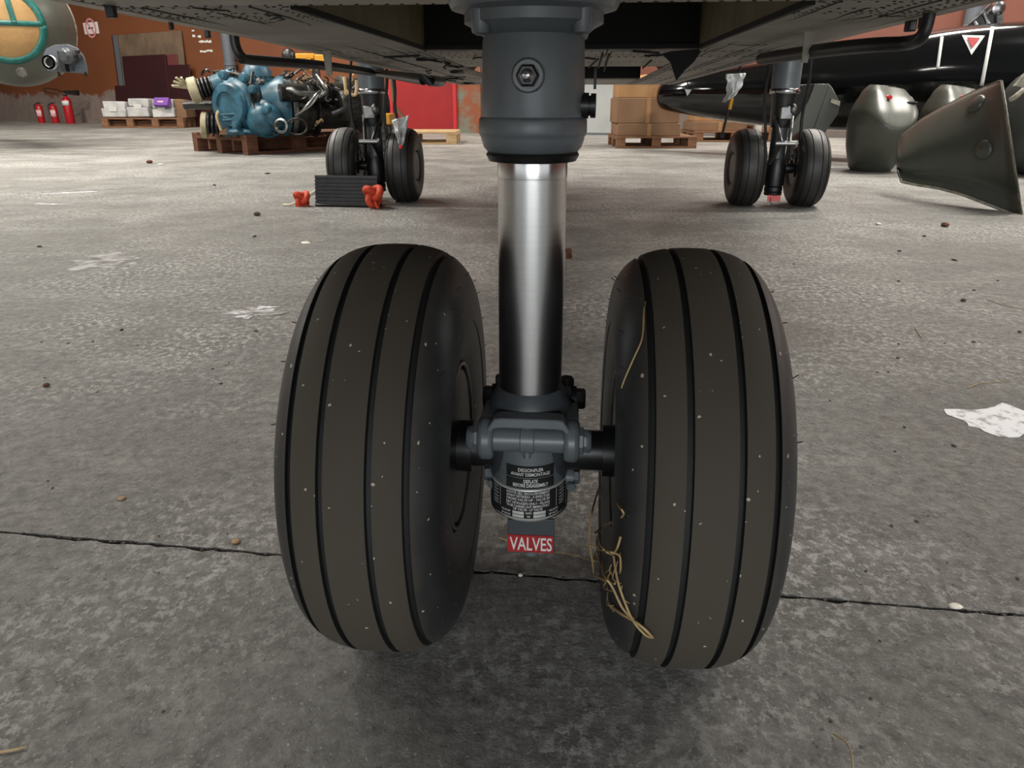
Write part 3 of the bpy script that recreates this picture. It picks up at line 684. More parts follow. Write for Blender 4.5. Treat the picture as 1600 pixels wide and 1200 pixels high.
# antenna tubes along both chines
zt_ = ZB-.042
pA, pB = AZ(379, 92, zt_), AZ(662, 124.5, .70-.052)
b = MB(); b.tube([Vector((pA.x-.012, pA.y-.004, ZB+.02)), Vector((pA.x-.012, pA.y-.004, zt_+.03)), Vector((pA.x-.004, pA.y+.003, zt_+.006)), Vector((pA.x+.001, pA.y+.05, zt_)), AZ(500, 102, zt_), AZ(590, 114, zt_-.005), pB, AZ(690, 128, .70-.05)], .0115, 16, 6, taper=1.25); b.build('aerial_tube', m_black, air, label='black tube running aft under the belly edge')
pC = AZ(1436, 64, zt_); pD = Vector((pC.x+.05, pC.y+2.2, zt_-.03))
b = MB(); b.tube([Vector((pC.x+.006, pC.y-.006, ZB+.02)), Vector((pC.x+.006, pC.y-.006, zt_+.03)), Vector((pC.x+.003, pC.y+.002, zt_+.006)), Vector((pC.x, pC.y+.05, zt_)), AZ(1360, 70.5, zt_), AZ(1285, 78.5, zt_), AZ(1190, 92, zt_)], .0095, 16, 6, taper=1.5); b.build('aerial_tube', m_black, air, label='black tube running aft under the belly edge')
for px, py in ((1424, 33), (1446, 28)):
    c = AZ(px, py, ZB); b = MB(); b.box((c.x, c.y, ZB-.008), (.016, .022, .02)); b.build('tube_clip', m_black, air, bevel=.003)
# black drop tabs on the left chine
for px, py, ww, hh in ((172, 9, .014, .017), (267, 36, .006, .012), (324, 50, .010, .012)):
    c = AZ(px, py, ZB); b = MB(); b.box((c.x, c.y, ZB-hh/2+.004), (ww, .012, hh+.008)); b.build('drain_tab', m_black, air, bevel=.002)
# small tapered fins
for (x0, x1, ytop), (xb0, xb1, ybt) in (((497, 523, 79), (510, 518.5, 117)), ((1251, 1281, 55), (1253, 1262, 98))):
    c = AZ((x0+x1)/2, ytop, ZB); yl = c.y-.17; c = AL((x0+x1)/2, ytop, yl)
    t0, t1 = AL(x0+5, ytop, yl), AL(x1-6, ytop, yl); q0, q1 = AL(xb0, ybt, yl), AL(xb1, ybt, yl)
    b = MB(); b.prism([t0+Vector((0, 0, .02)), t1+Vector((0, 0, .02)), q1, q0], (0, 1, .05), .006)
    b.box((c.x, yl+.004, ZB-.003), ((AL(x1, ytop, yl).x-AL(x0, ytop, yl).x)*1.05, .04, .003)); b.build('drain_fin', m_belly2, air, bevel=.001)
# torn rubber flap behind the well, crossbars and wires
yl = WY1+.02
b = MB(); P = [AL(px, py, yl) for px, py in ((1034, 84), (1048, 80), (1098, 76), (1085, 96), (1070, 110), (1057, 126), (1052, 112), (1048, 98))]
b.prism(P, (0, 1, 0), .003); b.build('rubber_flap', m_blackmatte, air)
b = MB(); q = random.Random(2)
for i in range(16):
    a = AZ(q.uniform(672, 742), q.uniform(84, 118), ZB-.003); pts = [a]
    for k in range(4): a = a+Vector((q.uniform(-.05, .05), q.uniform(-.12, .12), q.uniform(-.006, .004))); a.z = min(a.z, ZB-.002); pts.append(a.copy())
    b.tube(pts, q.uniform(.0015, .004), 6, 4)
shear(b).build('loose_wires', m_blackmatte, air, kind='stuff')
b = MB(); q = random.Random(9)
for (xa, ya), (xb, yb2) in (((600, 82), (655, 80)), ((935, 84), (920, 96)), ((942, 78), (935, 96)), ((952, 78), (944, 100)), ((1008, 80), (1045, 78)), ((990, 74), (1030, 76)), ((1005, 96), (1018, 86)), ((905, 82), (930, 84))):
    b.tube([AZ(xa, ya, ZB-.002), AZ(xb, yb2, ZB-.002)], .0035, 6, 1)
shear(b).build('sealant_beads', m_blackmatte, air, kind='stuff')
b = MB(); yl = AZ(930, 100, ZB).y; c0, c1 = AL(927, 88, yl), AL(934, 130, yl); b.box(((c0.x+c1.x)/2, yl, (c0.z+c1.z)/2+.004), (.012, .006, c0.z-c1.z)); shear(b).build('hanging_strap', m_black, air)

# ---- main landing gear
RM, WM, SM, ML, TR = .222, .176, .177, 3.857, 1.2
tmm = tyre_mb(RM, WM, (-.06, -.025, .025, .06), .003, .005, .09, seg=72, flat=RM-.011)
first = None
for gi, sx in enumerate((-1, 1)):
    g = sub('main_landing_gear', air, (sx*TR+.024, ML, 0), ('black main leg with twin tyres in front of the blue engine', 'black main leg with twin tyres in front of the green cowlings')[gi])
    zc = RM-.011
    for s_ in (-1, 1):
        if first is None:
            first = tmm.build('tyre', [m_tyremain, m_groove], g, sharp=30); first.location = (s_*SM, 0, zc)
            fw = wheel_mb(.09, WM, 1).build('wheel', m_dkmetal, g, sharp=30); fw.location = (s_*SM, 0, zc)
        else:
            inst(first, g, (s_*SM, 0, zc)); inst(fw, g, (s_*SM, 0, zc))
        b = MB(); b.lathe([(.085, 0), (.085, .012), (.07, .018), (.05, .018)], (s_*(SM-.055), 0, zc), (-s_, 0, 0), 40)
        b.build('brake_disc', m_chrome, g)
        b = MB()
        for a in (.5, 1.3, 2.2, 3.6): b.cyl((s_*(SM-.085), .06*math.cos(a), zc+.06*math.sin(a)), (s_*(SM-.045), .06*math.cos(a), zc+.06*math.sin(a)), .016, seg=12)
        b.build('brake_pistons', m_dkmetal, g, kind='stuff')
        b = MB(); b.box((s_*(SM-.085), -.04, zc+.085), (.03, .05, .05)); b.build('brake_unit', m_dkmetal, g, bevel=.004)
    b = MB(); b.cyl((-SM, 0, zc), (SM, 0, zc), .028); b.build('axle', m_black, g)
    b = MB(); b.lathe([(.078, .65), (.078, 1.15)], (0, 0, 0), (0, 0, 1), 40); b.build('leg_cylinder', m_grey, g)
    b = MB(); b.lathe([(.080, .622), (.083, .626), (.083, .642), (.078, .65)], (0, 0, 0), (0, 0, 1), 40); b.build('leg_ring', m_chrome, g)
    b = MB(); b.lathe([(.055, .44), (.062, .47), (.066, .60), (.07, .622)], (0, 0, 0), (0, 0, 1), 32); b.build('leg_gland', m_black, g)
    b = MB(); b.lathe([(.046, .20), (.046, .46)], (0, 0, 0), (0, 0, 1), 32); b.build('leg_piston', m_greyd, g)
    b = MB(); b.lathe([(.03, .055), (.05, .06), (.052, .075), (.048, .08), (.052, .085), (.052, .105), (.048, .11), (.055, .115), (.06, .2), (.05, .26), (.046, .27)], (0, -.01, 0), (0, 0, 1), 32); b.build('leg_foot', m_black, g)
    b = MB(); b.box((0, -.055, .045), (.075, .006, .035)); b.build('red_plate', M('faded_red_plate', (214, 96, 90), .5), g, label='small red plate under the leg')
    for zz0, zz1, yk in ((.50, .36, -.15), (.24, .36, -.15)):
        for xx in (-.03, .03):
            b = MB(); b.tube([(xx*1.6, -.04, zz0), (xx*.7, yk, zz1)], .011, 8, 1); b.build('torque_link', m_alu if sx > 0 else m_black, g)
    b = MB(); b.cyl((-.055, -.15, .36), (.055, -.15, .36), .014); b.hexbolt((.055, -.15, .36), (1, 0, 0), .02, .014); b.build('link_pin', m_chrome, g)
    b = MB(); b.box((sx*.0, -.07, .52), (.07, .06, .07)); b.ell((.035, -.09, .54), (.022, .022, .03), 10, 8); b.build('valve_block', m_alu, g, bevel=.006)
    b = MB(); b.tube([(.10, -.02, .95), (.11, -.06, .7), (.09, -.09, .5), (.10, -.08, .35), (.08, -.04, .28)], .009, 8, 5); b.build('brake_hose', m_black, g)
    b = MB(); b.tube([(-.09, 0, .95), (-.12, -.05, .62), (-.10, -.08, .42), (-.08, -.05, .28)], .008, 8, 5); b.build('brake_hose', m_black, g)
    if sx < 0:
        b = MB(); b.tube([(.12, -.03, .95), (.135, -.06, .7), (.15, -.07, .56), (.22, -.05, .47)], .008, 8, 5); b.build('brake_hose', m_beige, g, label='beige hose')
    # sponson over the leg
    b = MB(); b.ell((0, .15, 1.28), (.27, 1.0, .28), 28, 16, pw=.8); b.build('sponson', m_skin, g)
    b = MB(); b.box((-sx*.35, .1, 1.32), (.7, .8, .22)); b.build('sponson_stub', m_skin, g, bevel=.04)
    if sx > 0:
        b = MB(); b.tube([(-.28, -.18, .86), (-.33, -.17, .58), (-.355, -.14, .40)], .007, 8, 4); b.tube([(-.355, -.14, .40), (-.34, -.10, .395)], .012, 8, 1); b.build('lock_line', m_black, g)
        b = MB(); b.cyl((-.325, -.172, .60), (-.333, -.172, .54), .0105, seg=10); b.build('line_sleeve', m_yellow, g)
        b = MB(); b.tube([(-.02, -.06, .05), (-.02, -.08, .02), (.02, -.12, .004), (.05, -.17, .003), (.09, -.16, .003)], .0016, 6, 6); b.build('earthing_wire', m_dkmetal, g)

# ================================================================== THINGS BEHIND AND AROUND
def face(px0, py0, px1, py1, Y):           # axis-aligned rectangle on the cross plane Y -> (x0, z0, x1, z1)
    a, c = V(px0, py1, Y), V(px1, py0, Y); return a.x, a.z, c.x, c.z
UP = Vector((0, 0, 1))
def project(P):
    d = P.y*cp-(P.z-CH)*sp_; return Vector((800+F*P.x/d, 600-F*(P.y*sp_+(P.z-CH)*cp)/d))
def pallet(L, W, H, p0, ang, mat, label, group, blocks=(3, 3), name='pallet'):
    """p0: front-left bottom corner on the floor, ang: direction of the long side"""
    t = thing(name, (p0.x, p0.y, 0), label, 'pallet', group, rz=ang)
    bt, bh = H*.15, H*.55
    def mk(nm, d, cs):
        first_ = None
        for c in cs:
            if first_ is None:
                b = MB(); b.box((0, 0, 0), d); first_ = b.build(nm, mat, t, bevel=.003); first_.location = c
            else: inst(first_, t, c)
    n = 7; bw = W/n*.78
    mk('deck_board', (L, bw, bt), [(L/2, bw/2+(W-bw)*i/(n-1), H-bt/2) for i in range(n)])
    sw = min(.14, L*.11); xs = [sw/2+(L-sw)*i/(blocks[0]-1) for i in range(blocks[0])]; ys = [.05+(W-.1)*i/(blocks[1]-1) for i in range(blocks[1])]
    mk('stringer_board', (sw, W, bt), [(x, W/2, H-bt*1.5-.0005) for x in xs])
    mk('block', (sw, .1, H-bt*3), [(x, y, bt+(H-bt*3)/2) for x in xs for y in ys])
    if H > .19: mk('gap_filler', (L*.98, .04, H-bt*3), [(L/2, W*.28, bt+(H-bt*3)/2), (L/2, W*.72, bt+(H-bt*3)/2)])  # added planks, closing off the bright floor seen through the pallet gaps
    mk('bottom_board', (L, .1, bt), [(L/2, y, bt/2+.001) for y in ys])
    return t
# --- engine pallet, engine
e0, e1 = G(388, 243), G(303, 236)
dL = (e1-e0); angL = math.atan2(dL.y, dL.x); Wp = 1.15
dS = Vector((-math.sin(angL), math.cos(angL), 0))*-1       # to the right-rear
LEN = 2.1
p0 = e0+dS*0; angp = math.atan2(dS.y, dS.x); HP = .215
pallet(LEN, Wp, HP, e0, angp, m_wooddk, 'worn brown pallet carrying the blue and black engine', 'wooden pallets', blocks=(4, 3))
ec = e0+dS*.95+dL.normalized()*.55
eng = thing('engine', (ec.x, ec.y, HP), 'removed turbine engine with blue gear casings lying on a worn brown pallet', 'engine')
YE = 8.75
mpx = (YE*cp+(CH-.8)*-sp_*-1*0+.05)/F   # metres per pixel near the engine
mpx = YE*.94/F
def E(px, py, dy=0.0): return V(px, py, YE+dy)
fd = Vector((-.42, -.9, -.04)).normalized()
def lath(name, mat, prof, o, ax, seg=40, **k):
    b = MB(); b.lathe(prof, o, ax, seg); return b.build(name, mat, eng, world=True, **k)
c = E(374, 163)
lath('gear_case', m_blue, [(.26, -.28), (.285, -.2), (.285, .0), (.315, .01), (.315, .05), (.285, .06), (.26, .10), (.235, .12)], c, fd, 56)
lath('case_rim', m_dkmetal, [(.28, .055), (.288, .066), (.322, .066), (.336, .05), (.336, 0), (.31, -.01)], c, fd, 56)
c2 = c+fd*.10
lath('gear_cover', m_blue, [(.232, 0), (.234, .05), (.215, .085), (.14, .10), (.128, .08), (.05, .08), (0, .08)], c2, fd, 48)
b = MB()
for i in range(26):
    a = 2*PI*i/26; u = Vector((0, 0, 1)).cross(fd).normalized(); v_ = fd.cross(u); p = c+u*(.305*math.cos(a))+v_*(.305*math.sin(a))+fd*.06; b.hexbolt(p, fd, .014, .02)
b.build('rim_bolts', m_dkmetal, eng, world=True, kind='stuff')
b = MB(); q0 = c2+fd*.10
for dz in (-.10, -.155): b.tube([q0+Vector((-.06, 0, dz)), q0+Vector((.20, .0, dz+.02))], .014, 8, 1)
b.build('oil_pipe', m_blue, eng, world=True)
b = MB(); b.tube([q0+Vector((-.09, 0, -.06)), q0+Vector((-.11, -.02, -.12)), q0+Vector((-.09, 0, -.26))], .016, 8, 4); b.build('brass_fitting', m_beige, eng, world=True)
# upright dome and lower lobe
b = MB(); o = E(405, 150, .12); R1 = .165
b.lathe([(R1*.95, -.15), (R1, -.1), (R1, .18), (R1*.93, .26), (R1*.7, .33), (R1*.35, .365), (0, .375)], o, (.03, 0, 1), 36); b.build('dome_casing', m_blue, eng, world=True)
b = MB(); b.lathe([(R1*1.05, 0), (R1*1.05, .03)], o+Vector((0, 0, .16)), (.03, 0, 1), 36); b.build('dome_band', m_blue, eng, world=True)
b = MB(); b.ell(E(414, 184, -.05), (.19, .25, .215), 28, 16, Matrix.Rotation(.5, 3, 'Y')); b.build('lower_casing', m_blue, eng, world=True)
b = MB(); b.ell(E(425, 180, -.16), (.10, .12, .15), 20, 12, Matrix.Rotation(-.6, 3, 'Y')); b.build('lower_cover', m_blue, eng, world=True)
for o_, r_, ax_ in ((E(414, 184, -.05), .213, (.5, -.7, .45)), (E(414, 188, -.05), .205, (-.25, .1, 1))):
    b = MB(); b.lathe([(r_, -.012), (r_+.016, -.012), (r_+.016, .012), (r_, .012)], o_, ax_, 36, caps=False); b.build('casing_flange', m_blue, eng, world=True)
b = MB()
for i in range(18):
    a_ = 2*PI*i/18; b.hexbolt(o+Vector((.03*.16+.172*math.cos(a_), .172*math.sin(a_), .19)), (0, 0, 1), .012, .016)
b.build('casing_bolts', m_dkmetal, eng, world=True, kind='stuff')
for px_, py_, r_ in ((398, 140, .045), (410, 128, .035), (420, 172, .05), (372, 196, .04), (352, 118, .05), (384, 122, .05)):
    b = MB(); b.lathe([(r_, 0), (r_, .05), (r_*.8, .06), (r_*.8, .075), (r_*.3, .08)], E(px_, py_, -.22), (-.3, -1, .1), 20); b.build('casing_cap', m_blue if py_ != 128 else m_alu, eng, world=True)
b = MB(); b.ell(E(384, 205, -.02), (.22, .2, .06), 20, 10); b.build('sump', m_blue, eng, world=True)
b = MB(); b.tube([E(395, 112, -.10), E(392, 135, -.16), E(394, 160, -.2), E(404, 176, -.26), E(432, 203, -.2)], .017, 8, 6); b.build('black_hose', m_black, eng, world=True)
# rear blue cone and grey flanges
ax = Vector((.86, .5, 0)).normalized()
lath('cone_casing', m_blue, [(.24, -.22), (.27, -.1), (.30, .0), (.32, .02), (.32, .06)], E(436, 166, .15), ax, 40)
lath('flange_ring', m_alu, [(.33, 0), (.34, .01), (.34, .05), (.31, .06)], E(447, 164, .2), ax, 48)
lath('core_body', m_dkmetal, [(.27, 0), (.30, .08), (.30, .22), (.24, .3), (.24, .55), (.32, .62), (.32, .95), (.26, 1.02), (.26, 1.12)], E(452, 168, .22), ax, 40)
for k, t_ in enumerate((.25, .6, .93)):
    lath('body_band', m_alu if k == 1 else m_dkmetal, [(.31+.02*(k > 0), 0), (.325+.02*(k > 0), .01), (.325+.02*(k > 0), .03), (.31, .04)], E(452, 168, .22)+ax*t_, ax, 40)
lath('upper_duct', m_dkmetal, [(.09, -.3), (.10, -.1), (.10, .55), (.12, .56), (.12, .6), (.08, .61)], E(480, 145, .0), ax, 24)
lath('duct_clamp', m_alu, [(.108, 0), (.112, .01), (.112, .05), (.108, .06)], E(478, 145, 0), ax, 24)
lath('accessory_box', m_dkmetal, [(.14, 0), (.16, .03), (.16, .35), (.1, .4)], E(530, 165, -.05), ax, 18)
q = random.Random(21)
def etube(name, mat, pts, r): b = MB(); b.tube([E(*p) for p in pts], r, 8, 5); b.build(name, mat, eng, world=True)
etube('grey_pipe', m_alu, [(438, 142, -.1), (455, 140, -.2), (470, 146, -.2), (512, 146, -.05)], .028)
etube('grey_pipe', m_alu, [(495, 118, -.1), (505, 132, -.2), (510, 142, -.2), (500, 150, -.2)], .022)
etube('steel_pipe', m_chrome, [(455, 190, -.15), (475, 170, -.25), (492, 150, -.25), (500, 142, -.2)], .012)
etube('steel_pipe', m_chrome, [(462, 180, -.2), (485, 165, -.25), (498, 148, -.25)], .010)
etube('beige_hose', m_beige, [(538, 120, -.1), (540, 138, -.12), (542, 160, -.1)], .018)
etube('beige_hose', m_beige, [(540, 140, -.12), (547, 147, -.12), (556, 147, -.1), (557, 125, -.1)], .018)
etube('black_pipe', m_black, [(520, 178, -.2), (535, 172, -.2), (560, 165, -.1)], .025)
for i in range(44):
    x, y = q.uniform(428, 556), q.uniform(110, 150 if i % 3 else 196); p = [(x, y, q.uniform(-.05, .1))]
    for k in range(3): p.append((p[-1][0]+q.uniform(-14, 14), p[-1][1]+q.uniform(-10, 10), q.uniform(-.15, .1)))
    etube('harness_line', q.choice((m_dkmetal, m_black, m_alu, m_alu, m_dkmetal, m_beige)), p, q.uniform(.006, .014))
b = MB(); b.lathe([(.075, 0), (.08, .03), (.06, .04), (.05, .02)], E(441, 197, -.3), (-.2, -1, .1), 24, caps=False); b.build('port_ring', m_alu, eng, world=True)
b = MB(); cc = E(464, 198, -.25); b.tube([cc+Vector((.11*math.cos(a), 0, .085*math.sin(a))) for a in [i*2*PI/14 for i in range(15)]], .012, 8, 1); b.build('wire_hoop', m_dkmetal, eng, world=True)
# inlets at the left end
ax2 = Vector((-.93, -.3, -.22)).normalized()
lath('upper_inlet', m_blue, [(.14, -.14), (.135, -.02), (.12, .05), (.105, .12)], E(350, 131, .05), ax2, 28)
for i in range(4): lath('bellows_ring', m_black, [(.095, 0), (.115, .012), (.115, .025), (.095, .037)], E(334, 134.5, .03)+ax2*(.04*i), ax2, 28)
lath('cream_cap', m_cream, [(.12, 0), (.135, .01), (.135, .09), (.115, .105), (.06, .11)], E(311, 139, -.01), ax2, 28)
ax3 = Vector((-.96, -.25, .1)).normalized()
lath('lower_inlet', m_blue, [(.17, -.12), (.15, .0), (.12, .07)], E(354, 193, .05), ax3, 28)
for i in range(3): lath('bellows_ring', m_black, [(.10, 0), (.12, .015), (.12, .03), (.10, .045)], E(343, 194, .0)+ax3*(.045*i), ax3, 28)
lath('cream_ring', m_cream, [(.115, 0), (.14, .01), (.14, .06), (.115, .07)], E(325, 196, -.02), ax3, 28)
b = MB()
for i, (x, y) in enumerate(((268, 134), (271, 127), (275, 121), (283, 121))): b.tube([E(293, 137, -.05), E(x, y, -.1-.02*i)], .017, 8, 1, taper=.8)
b.build('cable_ends', m_cream, eng, world=True, kind='stuff')
b = MB(); b.tube([E(290, 165, .25), E(310, 164, .2), E(338, 165, .1)], .05, 12, 4); b.build('dark_pipe', m_black, eng, world=True)
for i in range(9):
    x = q.uniform(322, 372); etube('harness_line', m_alu if i % 2 else m_dkmetal, [(x, q.uniform(108, 118), .1), (x+q.uniform(-10, 10), q.uniform(106, 114), 0), (x+q.uniform(-20, 20), q.uniform(110, 122), .05)], .009)
# packing wedges under the engine
for x, y in ((393, 207), (352, 209), (420, 211)):
    p = E(x, y, -.1); wv = thing('timber_wedge', (p.x, p.y, HP), 'pale timber wedge under the blue engine casing, %s' % {393: 'middle one', 352: 'nearest the cream ring', 420: 'nearest the port ring'}[x], 'wedge', 'wedges under the engine')
    b = MB(); b.prism([(-.075, 0, 0), (.075, 0, 0), (.04, 0, .075), (-.05, 0, .045)], (0, 1, 0), .10); b.build('wedge_block', m_wood, wv)

# --- pallet of wrapped packages by the left wall
g0 = G(160, 200); mg = (g0.y*cp+CH*sp_)/F
pl_ = pallet(128*mg, .66, .2, g0, wd.to_2d().angle_signed(Vector((1, 0))) if False else .0, m_wood, 'wooden pallet by the brown wall stacked with white paper packages', 'wooden pallets', blocks=(4, 3))
def packet(name, px0, py0, px1, py1, dy, D, mat, label, cat, group=None, rz=0, rag=.02, z0=None):
    Yp = g0.y+dy; x0, zz0, x1, zz1 = face(px0, py0, px1, py1, Yp)
    if z0 is None: z0 = .2
    t = thing(name, ((x0+x1)/2, Yp+D/2, z0), label, cat, group, rz)
    W_, H_ = x1-x0, max(.08, zz1-z0); q = random.Random(px0)
    b = MB(); nx, ny = 5, 4
    for (cx_, cy_, cz_, dx_, dy_, dz_) in ((0, 0, H_*.27, W_, D, H_*.54), (W_*.02, .02, H_*.76, W_*.93, D*.9, H_*.44)):
        k0_ = len(b.v); b.box((cx_, cy_, cz_), (dx_, dy_, dz_), Matrix.Rotation(q.uniform(-.06, .06), 3, 'Z') @ Matrix.Rotation(q.uniform(-.05, .05), 3, 'Y'))
        b.v[k0_:] = [(x+q.uniform(-.02, .02), y+q.uniform(-.02, .02), max(.003, z+q.uniform(-.025, .025))) for x, y, z in b.v[k0_:]]
    b.build('wrap', m_paperw, t, bevel=.022)
    b = MB(); b.box((0, -D/2-.002, H_*.55), (W_*.34, .006, H_*.3)); b.build('packet_label', m_silver, t)
    return t
packet('paper_package', 161, 159, 192, 185, .05, .6, m_paperw, 'white paper package at the extinguisher end of the pallet', 'package', 'packages on the pallet by the wall')
packet('paper_package', 201, 153, 230, 185, .12, .6, m_paperw, 'white paper package in the middle of the wall pallet', 'package', 'packages on the pallet by the wall')
packet('paper_package', 238, 155, 267, 185, .03, .6, m_paperw, 'white paper package under the purple box', 'package', 'packages on the pallet by the wall')
x0, zz0, x1, zz1 = face(276, 157, 288, 185, g0.y+.1)
t = thing('cardboard_box', ((x0+x1)/2, g0.y+.35, .2), 'brown cardboard box at the end of the package pallet beside the engine', 'box')
b = MB(); b.box((0, 0, (zz1-.2)/2), (x1-x0, .5, zz1-.2)); b.build('carton', m_card, t, bevel=.006)
b = MB(); b.box((0, 0, zz1-.2+.005), (x1-x0+.03, .3, .01), Matrix.Rotation(.15, 3, 'Y')); b.build('top_flap', m_cardlt, t)
x0, zz0, x1, zz1 = face(243, 154, 272, 168, g0.y+.1); hz = .2+max(.08, face(233, 154, 273, 185, g0.y+.03)[3]-.2)-.16
t = thing('purple_box', ((x0+x1)/2, g0.y-.02, face(243, 152, 272, 168, g0.y)[1]), 'purple carton with a pale label on the white packages', 'box', rz=-.25)
b = MB(); b.box((0, 0, .10), (.34, .10, .17), Matrix.Rotation(-.5, 3, 'X')); b.build('carton', m_purple, t, bevel=.006)
b = MB(); b.box((.0, -.055, .115), (.14, .004, .03), Matrix.Rotation(-.5, 3, 'X')); b.build('box_label', m_label, t)

# --- fire extinguishers
def extinguisher(px, pyt, pyb, label, big=False):
    p = G(px, pyb); h = V(px, pyt, p.y).z; t = thing('fire_extinguisher', (p.x, p.y, 0), label, 'extinguisher', 'extinguishers by the wall')
    r = h*(.17 if not big else .155)
    b = MB(); b.lathe([(r*.9, 0), (r, .02), (r, h*.78), (r*.8, h*.86), (r*.4, h*.9), (r*.35, h*.93)], (0, 0, 0), (0, 0, 1), 24); b.build('cylinder', m_redext, t)
    b = MB(); b.lathe([(r*.36, h*.92), (r*.4, h*.93), (r*.4, h*.99), (r*.2, h)], (0, 0, 0), (0, 0, 1), 12); b.box((r*.5, 0, h*.985), (r*1.3, .02, .012)); b.build('valve', m_black, t)
    b = MB(); n = 10
    b.grid(lambda u, v: Vector(((r+.002)*math.sin((u-.5)*1.9), -(r+.002)*math.cos((u-.5)*1.9), h*(.32+.32*v) if not big else h*(.62+.16*v))), n, 1); b.build('label', m_label if not big else m_white, t, solid=.001)
    b = MB()
    if not big: b.tube([(-r*.4, 0, h*.95), (-r*1.3, -.01, h*.85), (-r*1.35, 0, h*.5), (-r*1.1, 0, h*.3)], .011, 8, 5)
    else:
        b.tube([(-.03, 0, h*.97), (-.22, -.02, h*1.02), (-.42, -.02, h*1.07), (-.50, 0, h*1.13), (-.42, 0, h*1.19), (-.2, 0, h*1.15), (-.05, -.02, h*1.08), (.03, -.03, h*1.06)], .012, 8, 6)
    b.build('hose', m_black, t)
    if big: b = MB(); b.lathe([(.02, 0), (.035, .05), (.04, .12), (.062, .34), (.066, .36)], (.0, -.05, h*1.07), (.99, -.05, -.06), 18); b.build('horn', m_black, t)
extinguisher(66, 160, 192, 'small red fire extinguisher standing furthest from the pallet')
extinguisher(88, 160, 192.5, 'small red fire extinguisher between its two neighbours')
extinguisher(111, 147, 193, 'tall red fire extinguisher with a long black horn on top', True)

# --- boards leaning on the left wall
def leaning(name, px0, pyt, px1, off, mat, label, zb=0.0, lean=.10, th=.02, cat='board'):
    a, c = WL(px0, 150, off), WL(px1, 150, off); zt = WL((px0+px1)/2, pyt, off).z
    t = thing(name, ((a.x+c.x)/2, (a.y+c.y)/2, zb), label, cat, 'boards against the brown wall')
    b = MB(); a0 = base(a, zb)+wnL*lean; c0 = base(c, zb)+wnL*lean
    b.prism([a0, c0, base(c, zt), base(a, zt)], wnL, th); b.build('board', mat, t, world=True, bevel=.003)
    b = MB(); dd = (c0-a0).normalized(); b.prism([a0-dd*.01, a0+dd*.02, base(a, zt)+dd*.02, base(a, zt)-dd*.01], wnL, th+.004); b.build('edge_strip', m_dkred if mat != m_chip else m_wood, t, world=True)
leaning('chipboard_sheet', 199, 50, 299, .02, m_chip, 'large stained chipboard sheet leaning on the brown wall')
leaning('chipboard_sheet', 193, 54, 200, .05, m_pipe, 'narrow grey strip board at the edge of the chipboard')
leaning('dark_red_board', 203, 86, 269, .12, m_dkred, 'tall dark red board in front of the chipboard')
leaning('dark_red_board', 269, 101, 304, .12, m_dkred, 'shorter dark red board next to the tall one')
leaning('dark_red_board', 264, 85, 287, .07, m_dkred2, 'faded red board behind the shorter dark red one')
leaning('dark_red_board', 184, 133, 330, .14, m_dkred, 'low wide dark red board behind the white packages')
# --- no smoking sign, pipe, paint marks
a, c = WL(133, 54, .004), WL(152, 34, .004)
t = thing('wall_sign', WL(142, 44, .0), 'small white prohibition sign on the brown wall', 'sign')
sw_, sh_ = (c-a).dot(wd), c.z-a.z; ctr = WL(142.5, 44, .002)
b = MB(); b.prism([ctr-wd*sw_/2-UP*sh_/2, ctr+wd*sw_/2-UP*sh_/2, ctr+wd*sw_/2+UP*sh_/2, ctr-wd*sw_/2+UP*sh_/2], wnL, .006); b.build('sign_plate', M('sign_white', (216, 206, 204), .5), t, world=True)
m_signred = M('sign_red', (200, 130, 132), .5)
b = MB(); R_ = sw_*.36; b.lathe([(R_, .009), (R_, .012), (R_*.78, .012), (R_*.78, .009)], ctr, wnL, 32, caps=False)
k = (wd*.7-UP*.7)*R_; kk = (wd*.7+UP*.7)*R_*.1; b.prism([ctr-k-kk+wnL*.009, ctr+k-kk+wnL*.009, ctr+k+kk+wnL*.009, ctr-k+kk+wnL*.009], wnL, .003); b.build('prohibition_ring', m_signred, t, world=True)
b = MB(); b.prism([ctr-wd*R_*.5-UP*R_*.08+wnL*.007, ctr+wd*R_*.4-UP*R_*.08+wnL*.007, ctr+wd*R_*.4+UP*R_*.08+wnL*.007, ctr-wd*R_*.5+UP*R_*.08+wnL*.007], wnL, .002); b.build('cigarette', m_black, t, world=True)
def wpipe(px, label, onB=False):
    p = (WB if onB else WL)(px, 80, .145); t = thing('drain_pipe', (p.x, p.y, 0), label, 'pipe', 'drain pipes on the walls')
    b = MB(); b.cyl((0, 0, 0), (0, 0, 6.2), .115, seg=20); b.build('pipe', m_pipe, t)
    for z in (1.2, 2.9, 4.6):
        b = MB(); b.lathe([(.117, 0), (.13, .005), (.13, .07), (.117, .075)], (0, 0, z), (0, 0, 1), 20); b.build('pipe_collar', m_pipe, t)
    return t
wpipe(357, 'grey drain pipe on the brown wall above the engine'); wpipe(1510, 'grey drain pipe on the wall behind the black fuselage', True)
q = random.Random(4); b = MB()
for (x0, x1, y) in ((300, 304, 49), (301, 305, 57), (309, 314, 58), (311, 330, 66), (313, 322, 81), (323, 332, 80)):
    x = x0
    while x < x1:
        ww = q.uniform(1.2, 2.8); a, c = WL(x, y+q.uniform(0, 1.5), .002), WL(min(x1, x+ww), y-q.uniform(1.5, 3.5), .002)
        b.prism([Vector((a.x, a.y, a.z)), Vector((c.x, c.y, a.z)), Vector((c.x, c.y, c.z)), Vector((a.x, a.y, c.z))], wnL, .004); x += ww+.5
t = tag(b.build('chalk_marks', m_white), 'worn white chalk marks on the brown wall above the engine', 'marks', kind='stuff')

